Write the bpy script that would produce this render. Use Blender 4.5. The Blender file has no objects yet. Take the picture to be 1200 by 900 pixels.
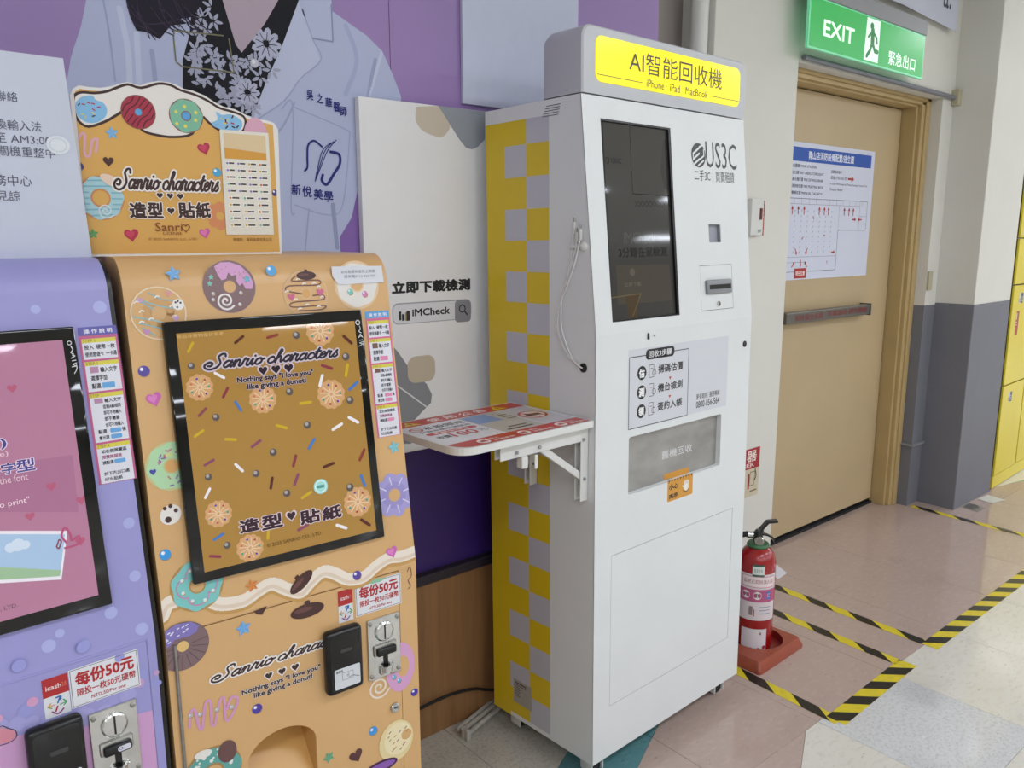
import bpy, bmesh, math, random
from mathutils import Vector, Matrix
from mathutils.geometry import tessellate_polygon
R=random.Random(7)
SC=bpy.context.scene
COL=SC.collection
# ------------------------------------------------------------------ camera
FPX,PITCH,YAW,ROLL=939.63,.182166,.69407,.002515
CF=Vector((math.sin(YAW)*math.cos(PITCH),math.cos(YAW)*math.cos(PITCH),-math.sin(PITCH)))
_r=Vector((math.cos(YAW),-math.sin(YAW),0)); _d=CF.cross(_r)
CR=_r*math.cos(ROLL)+_d*math.sin(ROLL); CD=_d*math.cos(ROLL)-_r*math.sin(ROLL)
CAM=Vector((0,0,1.5))
cd=bpy.data.cameras.new('camera'); cam=bpy.data.objects.new('camera',cd); COL.objects.link(cam)
cd.sensor_width=36; cd.lens=FPX/1200*36; cd.clip_start=.05; cd.clip_end=100
m3=Matrix((CR,-CD,-CF)).transposed()
cam.matrix_world=Matrix.Translation(CAM)@m3.to_4x4()
SC.camera=cam
# ------------------------------------------------------------------ world, exposure
w=bpy.data.worlds.new('world'); SC.world=w; w.use_nodes=True
bg=w.node_tree.nodes['Background']; bg.inputs[0].default_value=(.80,.86,1,1); bg.inputs[1].default_value=.6
SC.view_settings.view_transform='Standard'; SC.view_settings.look='None'
SC.view_settings.gamma=1; SC.view_settings.use_curve_mapping=False
SC.view_settings.exposure=0.14
LAMP=19.5          # radiance of the fluorescent ceiling panels
CEIL=3.1
LAMPS=[(x,y) for y in (-.9,-3.3,-5.7,-8.1) for x in (-3.4,-.9,1.6,4.2,6.8,9.4,12.0)]+[(7.2,.9),(9.6,.9),(12.,.9),(14.4,.9),(9.6,3.2),(12.,3.2)]  # two leftmost columns added to brighten the left wall and kiosk side
# ------------------------------------------------------------------ colour, materials
def lin(c):
    if isinstance(c,str):
        c=c.lstrip('#'); c=[int(c[i:i+2],16)/255 for i in (0,2,4)]
    return tuple((x/12.92 if x<=.04045 else ((x+.055)/1.055)**2.4) for x in c)+(1,)
MC={}
def mat(name,col,rough=.5,metal=0,noise=0,scale=20,bump=0,emit=0,coat=0,vc=False,ecol=None,spec=.5,stretch=None):
    if name in MC: return MC[name]
    m=bpy.data.materials.new(name); MC[name]=m; m.use_nodes=True
    nt=m.node_tree; b=nt.nodes['Principled BSDF']; L=nt.links
    b.inputs['Base Color'].default_value=lin(col); b.inputs['Roughness'].default_value=rough
    b.inputs['Metallic'].default_value=metal; b.inputs['Coat Weight'].default_value=coat
    b.inputs['Specular IOR Level'].default_value=spec; b.inputs['Coat Roughness'].default_value=.05
    src=None
    if vc:
        a=nt.nodes.new('ShaderNodeVertexColor'); a.layer_name='Col'; src=a.outputs[0]
        L.new(src,b.inputs['Base Color'])
    if noise or bump:
        tc=nt.nodes.new('ShaderNodeTexCoord'); n=nt.nodes.new('ShaderNodeTexNoise')
        n.inputs['Scale'].default_value=scale; n.inputs['Detail'].default_value=5
        if stretch:
            mp=nt.nodes.new('ShaderNodeMapping'); mp.inputs['Scale'].default_value=stretch
            L.new(tc.outputs['Object'],mp.inputs[0]); L.new(mp.outputs[0],n.inputs[0])
        else: L.new(tc.outputs['Object'],n.inputs[0])
        if noise:
            mr=nt.nodes.new('ShaderNodeMapRange'); L.new(n.outputs[0],mr.inputs[0])
            mr.inputs[1].default_value=.3; mr.inputs[2].default_value=.7
            mr.inputs[3].default_value=1-noise; mr.inputs[4].default_value=1+noise
            vm=nt.nodes.new('ShaderNodeVectorMath'); vm.operation='SCALE'
            if src: L.new(src,vm.inputs[0])
            else: vm.inputs[0].default_value=lin(col)[:3]
            L.new(mr.outputs[0],vm.inputs['Scale']); L.new(vm.outputs[0],b.inputs['Base Color'])
        if bump:
            bp=nt.nodes.new('ShaderNodeBump'); bp.inputs['Strength'].default_value=bump; bp.inputs['Distance'].default_value=.002
            L.new(n.outputs[0],bp.inputs['Height']); L.new(bp.outputs[0],b.inputs['Normal'])
    if emit:
        b.inputs['Emission Strength'].default_value=emit
        if vc: L.new(src,b.inputs['Emission Color'])
        else: b.inputs['Emission Color'].default_value=lin(ecol or col)
    return m
def tile_mat(name,base,fleck,dark,style):
    m=bpy.data.materials.new(name); MC[name]=m; m.use_nodes=True
    nt=m.node_tree; b=nt.nodes['Principled BSDF']; L=nt.links
    g=nt.nodes.new('ShaderNodeNewGeometry')
    def noise(scale,det=4,st=None):
        n=nt.nodes.new('ShaderNodeTexNoise'); n.inputs['Scale'].default_value=scale; n.inputs['Detail'].default_value=det
        if st:
            mp=nt.nodes.new('ShaderNodeMapping'); mp.inputs['Scale'].default_value=st; mp.inputs['Rotation'].default_value=(0,0,.5)
            L.new(g.outputs['Position'],mp.inputs[0]); L.new(mp.outputs[0],n.inputs[0])
        else: L.new(g.outputs['Position'],n.inputs[0])
        return n
    def mix(f,a,c):
        x=nt.nodes.new('ShaderNodeMix'); x.data_type='RGBA'; L.new(f,x.inputs[0])
        if isinstance(a,tuple): x.inputs[6].default_value=a
        else: L.new(a,x.inputs[6])
        x.inputs[7].default_value=c; return x.outputs[2]
    def ramp(o,lo,hi,amt=1):
        r=nt.nodes.new('ShaderNodeMapRange'); L.new(o,r.inputs[0]); r.inputs[1].default_value=lo; r.inputs[2].default_value=hi; r.inputs[4].default_value=amt; return r.outputs[0]
    if style=='streak':
        c=mix(ramp(noise(26,3,(1,2.4,1)).outputs[0],.52,.66,.55),lin(base),lin(fleck))
        c=mix(ramp(noise(38,2,(1,2.6,1)).outputs[0],.66,.72,.6),c,lin(dark))
    else:
        c=mix(ramp(noise(90,2).outputs[0],.50,.62,.6),lin(base),lin(fleck))
        c=mix(ramp(noise(170,2,(1,1.8,1)).outputs[0],.64,.70,.8),c,lin(dark))
    c=mix(ramp(noise(3.2,6).outputs[0],.55,.8,.35),c,lin(dark))
    L.new(c,b.inputs['Base Color'])
    b.inputs['Roughness'].default_value=.2
    L.new(ramp(noise(7,5).outputs[0],.3,.8,.32),b.inputs['Roughness'])
    bp=nt.nodes.new('ShaderNodeBump'); bp.inputs['Strength'].default_value=.10; bp.inputs['Distance'].default_value=.003
    L.new(noise(14,2).outputs[0],bp.inputs['Height']); L.new(bp.outputs[0],b.inputs['Normal'])
    return m
PRINT=mat('printed_vinyl','#ffffff',.32,vc=True)
PAPER=mat('printed_paper','#ffffff',.6,vc=True)
MATTE=mat('printed_banner','#ffffff',.55,vc=True,spec=.25,noise=.03,scale=3)
SCREEN=mat('lit_screen','#ffffff',.03,vc=True,emit=.30,coat=0)
SIGNLIT=mat('backlit_print','#ffffff',.25,vc=True,emit=.55)
EXITLIT=mat('backlit_exit','#ffffff',.2,vc=True,emit=.34)
WHITE=mat('white_steel','#e3e6e6',.35,noise=.015,scale=6)
HEADM=mat('grey_steel_head','#c3c6ca',.35,noise=.015,scale=6)
LAV=mat('lavender_steel','#9e9bd2',.35,noise=.03,scale=5)
ORG=mat('apricot_steel','#d8ad76',.35,noise=.03,scale=5)
BLACK=mat('black_plastic','#0d0d0e',.3)
GLASSB=mat('black_glass','#050506',.04)
RUB=mat('black_rubber','#151515',.7)
CHROME=mat('chrome','#c9c9c6',.22,1,noise=.08,scale=40,bump=.1)
STEEL=mat('brushed_steel','#9a9792',.42,.8,noise=.12,scale=9,stretch=(1,1,8),bump=.15)
GREYP=mat('grey_plastic','#8f9294',.4)
WPL=mat('white_plastic','#dcdcd8',.4)
DARK=mat('dark_interior','#1a1a1c',.7)
WALLW=mat('painted_white_wall','#dcdad2',.6,noise=.02,scale=4,bump=.12)
WALLB=mat('painted_beige_wall','#a39b96',.6,noise=.02,scale=4,bump=.1)
WALLG=mat('painted_grey_dado','#76777f',.55,noise=.03,scale=5,bump=.12)
DOORM=mat('painted_tan_door','#bfa984',.45,noise=.04,scale=3,bump=.1)
FRAMEM=mat('painted_tan_frame','#b89f6e',.45,noise=.05,scale=5,bump=.1)
WOOD=mat('wood_laminate','#8f6842',.45,noise=.16,scale=5,stretch=(9,9,.7))
VIOLET=mat('deep_violet_vinyl','#3a2370',.4,noise=.05,scale=3)
YLW=mat('yellow_locker','#e6d23c',.28,noise=.03,scale=4,bump=.1)
REDM=mat('red_enamel','#9c1214',.22,coat=.3)
TRAYM=mat('brick_red_plastic','#9a4a34',.45,noise=.06,scale=30)
CEILM=mat('ceiling_board','#e6e6e2',.8,noise=.02)
CREAM=tile_mat('cream_vinyl_tile','#d9d5cb','#ccc7b9','#aaa494','streak')
PINK=tile_mat('pink_vinyl_tile','#b5a096','#bda99f','#98847a','streak')
SPECK=tile_mat('speckled_white_tile','#d2d2d2','#bcbcbe','#77777c','speck')
SPECK2=tile_mat('speckled_grey_tile','#bdb9ae','#a9a498','#6b675e','speck')
TEAL=tile_mat('teal_vinyl_tile','#5d8c90','#6a999a','#44686c','streak')
GREENT=tile_mat('green_vinyl_tile','#8fb49a','#9fc0a8','#6d9078','streak')
# ------------------------------------------------------------------ mesh building
WM={}   # world matrices of linked objects
class MB:
    def __init__(s): s.v=[]; s.f=[]; s.c=[]; s.m=[]
    def add(s,vs,fs,col=None,mi=0):
        n=len(s.v); s.v+= [Vector(p) for p in vs]
        for f in fs: s.f.append(tuple(i+n for i in f)); s.c.append(col); s.m.append(mi)
        return s
    def box(s,x0,y0,z0,x1,y1,z1,A=None,bev=0,seg=2,mi=0):
        """box in axes A=(origin,u,v,w) or world"""
        bm=bmesh.new(); bmesh.ops.create_cube(bm,size=1)
        for q in bm.verts: q.co=Vector(((x0+x1)/2+q.co.x*(x1-x0),(y0+y1)/2+q.co.y*(y1-y0),(z0+z1)/2+q.co.z*(z1-z0)))
        if bev: bmesh.ops.bevel(bm,geom=bm.edges[:],offset=bev,segments=seg,profile=.5,affect='EDGES')
        return s.bm(bm,A,mi)
    def bm(s,bm,A=None,mi=0):
        bm.verts.ensure_lookup_table(); bm.normal_update()
        vs=[q.co.copy() for q in bm.verts]
        for i,q in enumerate(bm.verts): q.index=i
        fs=[tuple(x.index for x in f.verts) for f in bm.faces]; bm.free()
        if A: vs=[A[0]+A[1]*p.x+A[2]*p.y+A[3]*p.z for p in vs]
        return s.add(vs,fs,mi=mi)
    def lathe(s,prof,o,axis=Vector((0,0,1)),n=24,mi=0,cap=True,ref=None):
        axis=Vector(axis).normalized(); o=Vector(o)
        x=Vector(ref) if ref else (axis.orthogonal()); x=(x-axis*x.dot(axis)).normalized(); y=axis.cross(x)
        vs=[];fs=[]
        for r,h in prof:
            for i in range(n):
                t=2*math.pi*i/n; vs.append(o+axis*h+x*(r*math.cos(t))+y*(r*math.sin(t)))
        for j in range(len(prof)-1):
            for i in range(n): fs.append((j*n+i,j*n+(i+1)%n,(j+1)*n+(i+1)%n,(j+1)*n+i))
        if cap:
            if prof[0][0]>1e-5: fs.append(tuple(range(n))[::-1])
            if prof[-1][0]>1e-5: fs.append(tuple((len(prof)-1)*n+i for i in range(n)))
        return s.add(vs,fs,mi=mi)
    def tube(s,pts,r,n=8,mi=0,rs=None):
        pts=[Vector(p) for p in pts]; vs=[];fs=[]; up=None
        for k,p in enumerate(pts):
            t=(pts[min(k+1,len(pts)-1)]-pts[max(k-1,0)]).normalized()
            if up is None: up=t.orthogonal().normalized()
            up=(up-t*up.dot(t)).normalized(); y=t.cross(up); rr=rs[k] if rs else r
            for i in range(n):
                a=2*math.pi*i/n; vs.append(p+up*(rr*math.cos(a))+y*(rr*math.sin(a)))
        for k in range(len(pts)-1):
            for i in range(n): fs.append((k*n+i,k*n+(i+1)%n,(k+1)*n+(i+1)%n,(k+1)*n+i))
        fs.append(tuple(range(n))[::-1]); fs.append(tuple((len(pts)-1)*n+i for i in range(n)))
        return s.add(vs,fs,mi=mi)
    def prism(s,prof,A,u0,u1,skip=(),mi=0):
        """profile of (v,w) pairs extruded along u from u0 to u1; skip = profile edges left open"""
        n=len(prof); o,u,v,w_=A
        vs=[o+u*u0+v*p[0]+w_*p[1] for p in prof]+[o+u*u1+v*p[0]+w_*p[1] for p in prof]
        fs=[(i,(i+1)%n,n+(i+1)%n,n+i) for i in range(n) if i not in skip]
        t=tessellate_polygon([[Vector((p[0],p[1],0)) for p in prof]])
        for a,b,c in t: fs.append((a,c,b)); fs.append((n+a,n+b,n+c))
        return s.add(vs,fs,mi=mi)
    def plate(s,F,outer,holes=(),th=.003,off=0,depth=None,mi=0):
        """flat plate in frame F with holes; front face at off, back at off-th"""
        loops=[outer]+list(holes); flat=[p for l in loops for p in l]
        tri=tessellate_polygon([[Vector((p[0],p[1],0)) for p in l] for l in loops])
        n=len(flat)
        vs=[F.pt(p[0],p[1],off) for p in flat]+[F.pt(p[0],p[1],off-th) for p in flat]
        fs=[]
        for a,b,c in tri: fs.append((a,b,c)); fs.append((n+c,n+b,n+a))
        k=0
        for l in loops:
            q=len(l)
            for i in range(q): a=k+i; b=k+(i+1)%q; fs.append((a,b,n+b,n+a))
            k+=q
        return s.add(vs,fs,mi=mi)
def obj(name,mb,mats,parent=None,smooth=0,recalc=True,label=None,cat=None,group=None,kind=None,origin=None):
    if not isinstance(mats,(list,tuple)): mats=[mats]
    me=bpy.data.meshes.new(name)
    if parent: W=WM[parent.name]
    else:
        if origin is None:
            xs=[p.x for p in mb.v]; ys=[p.y for p in mb.v]; zs=[p.z for p in mb.v]
            origin=((min(xs)+max(xs))/2,(min(ys)+max(ys))/2,min(zs))
        W=Matrix.Translation(Vector(origin))
    inv=W.inverted()
    me.from_pydata([inv@p for p in mb.v],[],mb.f)
    for m in mats: me.materials.append(m)
    for i,p in enumerate(me.polygons): p.material_index=mb.m[i]
    if any(c is not None for c in mb.c):
        ca=me.color_attributes.new('Col','FLOAT_COLOR','CORNER')
        for p in me.polygons:
            c=lin(mb.c[p.index]) if mb.c[p.index] else (1,1,1,1)
            for li in p.loop_indices: ca.data[li].color=c
        me.color_attributes.active_color=ca
    elif recalc:
        bm=bmesh.new(); bm.from_mesh(me); bmesh.ops.recalc_face_normals(bm,faces=bm.faces); bm.to_mesh(me); bm.free()
    if smooth:
        for p in me.polygons: p.use_smooth=True
        me.set_sharp_from_angle(angle=math.radians(smooth))
    me.update()
    o=bpy.data.objects.new(name,me); COL.objects.link(o)
    if parent: o.parent=parent
    else: o.matrix_world=W
    WM[o.name]=W
    tag(o,label,cat,group,kind)
    return o
def tag(o,label=None,cat=None,group=None,kind=None):
    for k,v in (('label',label),('category',cat),('group',group),('kind',kind)):
        if v: o[k]=v
def empty(name,loc,label,cat,group=None,kind=None):
    o=bpy.data.objects.new(name,None); COL.objects.link(o); o.location=loc; o.empty_display_size=.1
    WM[o.name]=Matrix.Translation(Vector(loc)); tag(o,label,cat,group,kind); return o
def ray(x,y): return CR*((x-600)/FPX)+CD*((y-450)/FPX)+CF
class Fr:
    def __init__(s,o,a,b): s.o=Vector(o); s.a=Vector(a).normalized(); s.b=Vector(b).normalized(); s.n=s.a.cross(s.b)
    def pt(s,a,b,off=0): return s.o+s.a*a+s.b*b+s.n*off
    def px(s,x,y):
        d=ray(x,y); p=CAM+d*(s.n.dot(s.o-CAM)/s.n.dot(d))-s.o; return (p.dot(s.a),p.dot(s.b))
    def pp(s,l): return [s.px(*q) for q in l]
    def A(s): return (s.o,s.a,s.b,s.n)
def P3(x,y,z=0):
    d=ray(x,y); return CAM+d*((z-1.5)/d.z)
def circ(cx=0,cy=0,r=1,n=24,ry=None,t0=0,t1=2*math.pi):
    ry=ry or r; e=abs(t1-t0-2*math.pi)<1e-6
    return [(cx+r*math.cos(t0+(t1-t0)*i/(n if e else n-1)),cy+ry*math.sin(t0+(t1-t0)*i/(n if e else n-1))) for i in range(n)]
def rr(x0,y0,x1,y1,r,n=5):
    if x0>x1: x0,x1=x1,x0
    if y0>y1: y0,y1=y1,y0
    o=[]
    for cx,cy,a in ((x1-r,y1-r,0),(x0+r,y1-r,90),(x0+r,y0+r,180),(x1-r,y0+r,270)):
        for i in range(n+1):
            t=math.radians(a+90*i/n); o.append((cx+r*math.cos(t),cy+r*math.sin(t)))
    return o
def star(cx=0,cy=0,r=1,rot=0,k=.5,n=5): return [(cx+(r if i%2==0 else r*k)*math.cos(rot+math.pi/2+i*math.pi/n),cy+(r if i%2==0 else r*k)*math.sin(rot+math.pi/2+i*math.pi/n)) for i in range(2*n)]
def heart(cx=0,cy=0,r=1,n=22):
    o=[]
    for i in range(n):
        t=2*math.pi*i/n; o.append((cx+r*math.sin(t)**3,cy+r*(13*math.cos(t)-5*math.cos(2*t)-2*math.cos(3*t)-math.cos(4*t))/15))
    return o[::-1]
def smoothline(p,k=6,closed=False):
    o=[]; n=len(p)
    for i in range(n if closed else n-1):
        P=[p[(i+j)%n] if closed else p[max(0,min(n-1,i+j))] for j in (-1,0,1,2)]
        for s in range(k):
            t=s/k
            o.append(tuple(.5*(2*P[1][d]+(P[2][d]-P[0][d])*t+(2*P[0][d]-5*P[1][d]+4*P[2][d]-P[3][d])*t*t+(3*P[1][d]-P[0][d]-3*P[2][d]+P[3][d])*t**3) for d in (0,1)))
    if not closed: o.append(tuple(p[-1]))
    return o
TXT=[]
class Pr:
    """flat print laid on a frame: thin coloured shapes on top of one another"""
    STEP=1.2e-4
    def __init__(s,F,base=2e-4): s.F=F; s.base=base; s.mb=MB(); s.L=0; s.T=None; s.k=0; s.cx=None; s.cy=None
    def at(s,x=None,y=None,r=1,rot=0,ab=None):
        if x is None and ab is None: s.T=None; return s
        c=ab if ab else s.F.px(x,y)
        k=r if ab else (s.F.px(x+r,y)[0]-s.F.px(x-r,y)[0])/2
        s.T=(c,k,math.cos(rot),math.sin(rot)); return s
    def tr(s,p):
        if not s.T: return p
        c,k,co,si=s.T; return (c[0]+k*(p[0]*co-p[1]*si),c[1]+k*(p[0]*si+p[1]*co))
    def poly(s,pts,col,L=None,off=None):
        L=s.L if L is None else L
        pts=[s.tr(p) for p in pts]
        if s.cx:
            pts=clip(clip(pts,1,0,s.cx[0]),1,0,s.cx[1],-1)
            if s.cy: pts=clip(clip(pts,0,1,s.cy[0]),0,1,s.cy[1],-1)
            if len(pts)<3: return s
        ar=sum(pts[i][0]*pts[(i+1)%len(pts)][1]-pts[(i+1)%len(pts)][0]*pts[i][1] for i in range(len(pts)))
        if ar<0: pts=pts[::-1]
        s.k+=1; o=s.base+L*s.STEP+(s.k%24)*4.5e-6
        vs=[s.F.pt(p[0],p[1],o) for p in pts]
        if len(pts)<=4: fs=[tuple(range(len(pts)))]
        else:
            fs=[]
            for a,b,c in tessellate_polygon([[Vector((p[0],p[1],0)) for p in pts]]):
                A,B,C_=pts[a],pts[b],pts[c]
                if (B[0]-A[0])*(C_[1]-A[1])-(B[1]-A[1])*(C_[0]-A[0])<0: b,c=c,b
                fs.append((a,b,c))
        s.mb.add(vs,fs,col); return s
    def pxp(s,pts,col,L=None):
        t=s.T; s.T=None; s.poly(s.F.pp(pts),col,L); s.T=t; return s
    def quad(s,x0,y0,x1,y1,col,L=None,r=0):      # px box corners bottom-left, top-right
        a,b=s.F.px(x0,y0),s.F.px(x1,y1); t=s.T; s.T=None
        s.poly(rr(a[0],a[1],b[0],b[1],r) if r else [(a[0],a[1]),(b[0],a[1]),(b[0],b[1]),(a[0],b[1])],col,L); s.T=t; return s
    def line(s,pts,w,col,L=None,sm=0,cap=True,closed=False):
        if sm: pts=smoothline(pts,sm,closed)
        if closed: pts=list(pts)+[pts[0]]
        for i in range(len(pts)-1):
            a,b=pts[i],pts[i+1]; dx,dy=b[0]-a[0],b[1]-a[1]; l=math.hypot(dx,dy)
            if l<1e-9: continue
            nx,ny=-dy/l*w/2,dx/l*w/2
            s.poly([(a[0]+nx,a[1]+ny),(a[0]-nx,a[1]-ny),(b[0]-nx,b[1]-ny),(b[0]+nx,b[1]+ny)],col,L)
        if cap:
            for q in (pts if sm or len(pts)>2 else pts): s.poly(circ(q[0],q[1],w/2,8),col,L)
        return s
    def pxline(s,pts,w,col,L=None,sm=0,cap=False):
        t=s.T; s.T=None; s.line(s.F.pp(pts),w,col,L,sm,cap); s.T=t; return s
    def text(s,t,x0,y0,x1,y1,col,L=None,bold=0,shear=0,outline=None,ow=.05,flipx=False,keep=False):
        """lettering filling the px box (bottom-left x0,y0 / top-right x1,y1)"""
        a,b=s.F.px(x0,y0),s.F.px(x1,y1)
        return s.texta(t,a[0],a[1],b[0],b[1],col,L,bold,shear,outline,ow,keep)
    def texta(s,t,a0,b0,a1,b1,col,L=None,bold=0,shear=0,outline=None,ow=.05,keep=False):
        L=s.L if L is None else L
        g=glyphs(t,0,shear); x0,y0,x1,y1=g[2]
        e=bold*.75; bb=(x0-e,y0-e,x1+e,y1+e)
        if outline:
            for i in range(10): t_=i*math.pi/5; s._put(g,bb,(a0,b0,a1,b1),outline,L,(e+ow)*math.cos(t_),(e+ow)*math.sin(t_),i)
            L+=1
        if e<.006: s._put(g,bb,(a0,b0,a1,b1),col,L)
        else:
            for i in range(6): t_=i*math.pi/3+.4; s._put(g,bb,(a0,b0,a1,b1),col,L,e*math.cos(t_),e*math.sin(t_),i)
        return s
    def _put(s,g,bb,box,col,L,dx=0,dy=0,i=0):
        vs,fs,_=g; x0,y0,x1,y1=bb; x0-=dx; x1-=dx; y0-=dy; y1-=dy; sx=(box[2]-box[0])/max(x1-x0,1e-6); sy=(box[3]-box[1])/max(y1-y0,1e-6)
        o=s.base+L*s.STEP+i*9e-6
        s.mb.add([s.F.pt(box[0]+(p[0]-x0)*sx,box[1]+(p[1]-y0)*sy,o) for p in vs],fs,col)
    def obj(s,name,m,parent,**k): return obj(name,s.mb,m,parent,recalc=False,**k)
GC={}
def glyphs(t,bold=0,shear=0):
    key=(t,bold,shear)
    if key in GC: return GC[key]
    cu=bpy.data.curves.new('t','FONT'); cu.body=t; cu.offset=bold; cu.shear=shear; cu.resolution_u=2; cu.space_line=1.0
    ob=bpy.data.objects.new('t',cu); COL.objects.link(ob)
    dg=bpy.context.evaluated_depsgraph_get(); me=ob.evaluated_get(dg).to_mesh()
    vs=[(p.co.x,p.co.y) for p in me.vertices]; fs=[]
    for p in me.polygons:
        f=tuple(p.vertices)
        A,B,C_=[vs[i] for i in f[:3]]
        fs.append(f if (B[0]-A[0])*(C_[1]-A[1])-(B[1]-A[1])*(C_[0]-A[0])>=0 else f[::-1])
    ob.evaluated_get(dg).to_mesh_clear(); bpy.data.objects.remove(ob); bpy.data.curves.remove(cu)
    if not vs: vs=[(0,0),(1,0),(1,1)]; fs=[]
    bb=(min(p[0] for p in vs),min(p[1] for p in vs),max(p[0] for p in vs),max(p[1] for p in vs))
    GC[key]=(vs,fs,bb); return GC[key]
SCRIPT={'S':(1.55,[[(1.5,1.75),(1.35,2.15),(.95,2.15),(.7,1.75),(.95,1.25),(1.15,.7),(.85,.1),(.25,-.15),(-.4,.1),(-.6,.6),(-.2,1),(.25,.8),(.15,.4),(-.2,.45)]]),
'a':(1.12,[[(.85,.75),(.6,1),(.3,.9),(.1,.5),(.2,.1),(.5,.02),(.8,.45),(.93,1),(.85,.3),(.98,0),(1.2,.25)]]),
'n':(1.15,[[(.05,.55),(.25,1),(.3,.5),(.25,0)],[(.28,.45),(.5,.95),(.75,.95),(.8,.5),(.8,.1),(1,0),(1.2,.3)]]),
'r':(.88,[[(0,.3),(.2,1.15),(.38,.95),(.62,.98),(.52,.5),(.58,.05),(.8,0),(.95,.3)]]),
'i':(.6,[[(.05,.3),(.28,1),(.24,.3),(.38,0),(.62,.25)],[(.42,1.4),(.46,1.46)]]),
'o':(1.05,[[(.6,1),(.2,.8),(.1,.3),(.4,0),(.8,.3),(.8,.8),(.55,1),(.75,.75),(1.1,.85)]]),
'c':(.88,[[(.8,.75),(.6,1),(.2,.8),(.1,.3),(.4,0),(.75,.1),(.95,.35)]]),
'h':(1.12,[[(0,.3),(.45,1.2),(.65,1.9),(.45,2.05),(.3,1.2),(.2,0)],[(.22,.45),(.5,.95),(.75,.9),(.78,.4),(.88,.02),(1.12,.25)]]),
't':(.72,[[(.05,.3),(.42,1.75),(.3,.8),(.35,.08),(.55,0),(.78,.25)],[(.05,1.12),(.72,1.22)]]),
'e':(.86,[[(.1,.45),(.6,.6),(.65,.95),(.35,1),(.1,.5),(.3,.02),(.65,.08),(.9,.35)]]),
's':(.8,[[(.1,.25),(.5,1.1),(.5,.75),(.72,.3),(.45,0),(.12,.1)]]),' ':(.5,[])}
def cursive(P,t,bl,tr,col,out,L,wd=.26,arch=0,slant=.35):
    """brush-script lettering drawn as strokes between two px corners of its box"""
    x=.6; st=[]
    for ch in t:
        wdt,ss=SCRIPT[ch]
        for q in ss: st.append([(x+p[0]+slant*p[1],p[1]) for p in q])
        x+=wdt
    a,b=P.F.px(*bl),P.F.px(*tr); W=x+.3; H=2.3
    sx=(b[0]-a[0])/W; sy=(b[1]-a[1])/H
    def f(p): 
        u=p[0]/W
        return (a[0]+p[0]*sx,a[1]+(p[1]+.15)*sy+arch*4*u*(1-u))
    k=(sx+sy)/2; P.at()
    for q in st:
        c=[f(p) for p in smoothline(q,5)]
        P.line(c,(wd+.42)*k,out,L)
        P.line(c,wd*k,col,L+1)
# ------------------------------------------------------------------ floor
root_floor=MB().box(-6,-12,-.12,16,6,-.004)
floor=obj('floor',root_floor,CREAM,kind='structure',origin=(0,0,0))
obj('grout_bed',MB().box(-.55,-1.15,-.004,7.7,2.08,-.0032),mat('grout','#5f5a54',.8),floor)
def clip(poly,a,b,c,keep=1):      # keep*(a x+b y-c)>=0
    o=[]; n=len(poly); f=lambda p:keep*(a*p[0]+b*p[1]-c)
    for i in range(n):
        p,q=poly[i],poly[(i+1)%n]; fp,fq=f(p),f(q)
        if fp>=0: o.append(p)
        if fp*fq<0: t=fp/(fp-fq); o.append((p[0]+(q[0]-p[0])*t,p[1]+(q[1]-p[1])*t))
    return o
TS=.46; X0=1.275; Y0=1.142
def tile(poly,m):
    ar=abs(sum(poly[i][0]*poly[(i+1)%len(poly)][1]-poly[(i+1)%len(poly)][0]*poly[i][1] for i in range(len(poly))))/2 if len(poly)>2 else 0
    if ar<.004: return
    if sum(poly[i][0]*poly[(i+1)%len(poly)][1]-poly[(i+1)%len(poly)][0]*poly[i][1] for i in range(len(poly)))<0: poly=poly[::-1]
    c=(sum(p[0] for p in poly)/len(poly),sum(p[1] for p in poly)/len(poly))
    g=.0011; n=len(poly)
    def ins(d): 
        o=[]
        for p in poly:
            v=Vector((c[0]-p[0],c[1]-p[1])); l=v.length; v=v/l if l else v; o.append((p[0]+v.x*d*1.3,p[1]+v.y*d*1.3))
        return o
    lo,hi=ins(g*.6),ins(g*1.4)
    vs=[(p[0],p[1],-.0045) for p in ins(g*.5)]+[(p[0],p[1],-.0012) for p in lo]+[(p[0],p[1],R.uniform(-.0001,.0001)) for p in hi]
    z=R.uniform(-.00025,0)
    vs[2*n:]=[(p[0],p[1],z) for p in hi]
    fs=[(i,(i+1)%n,n+(i+1)%n,n+i) for i in range(n)]+[(n+i,n+(i+1)%n,2*n+(i+1)%n,2*n+i) for i in range(n)]+[tuple(range(2*n,3*n))]
    obj('floor_tile',MB().add([Vector(v) for v in vs],fs),m,floor,recalc=False)
def split(p,a,b,c): return clip(p,a,b,c,1),clip(p,a,b,c,-1)
dl=(-.47,1.0)      # diagonal bands: y-.47x = c
cA=1.535-.47*1.484; cB=1.449-.47*1.79; cC=1.129-.5*2.099
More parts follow.
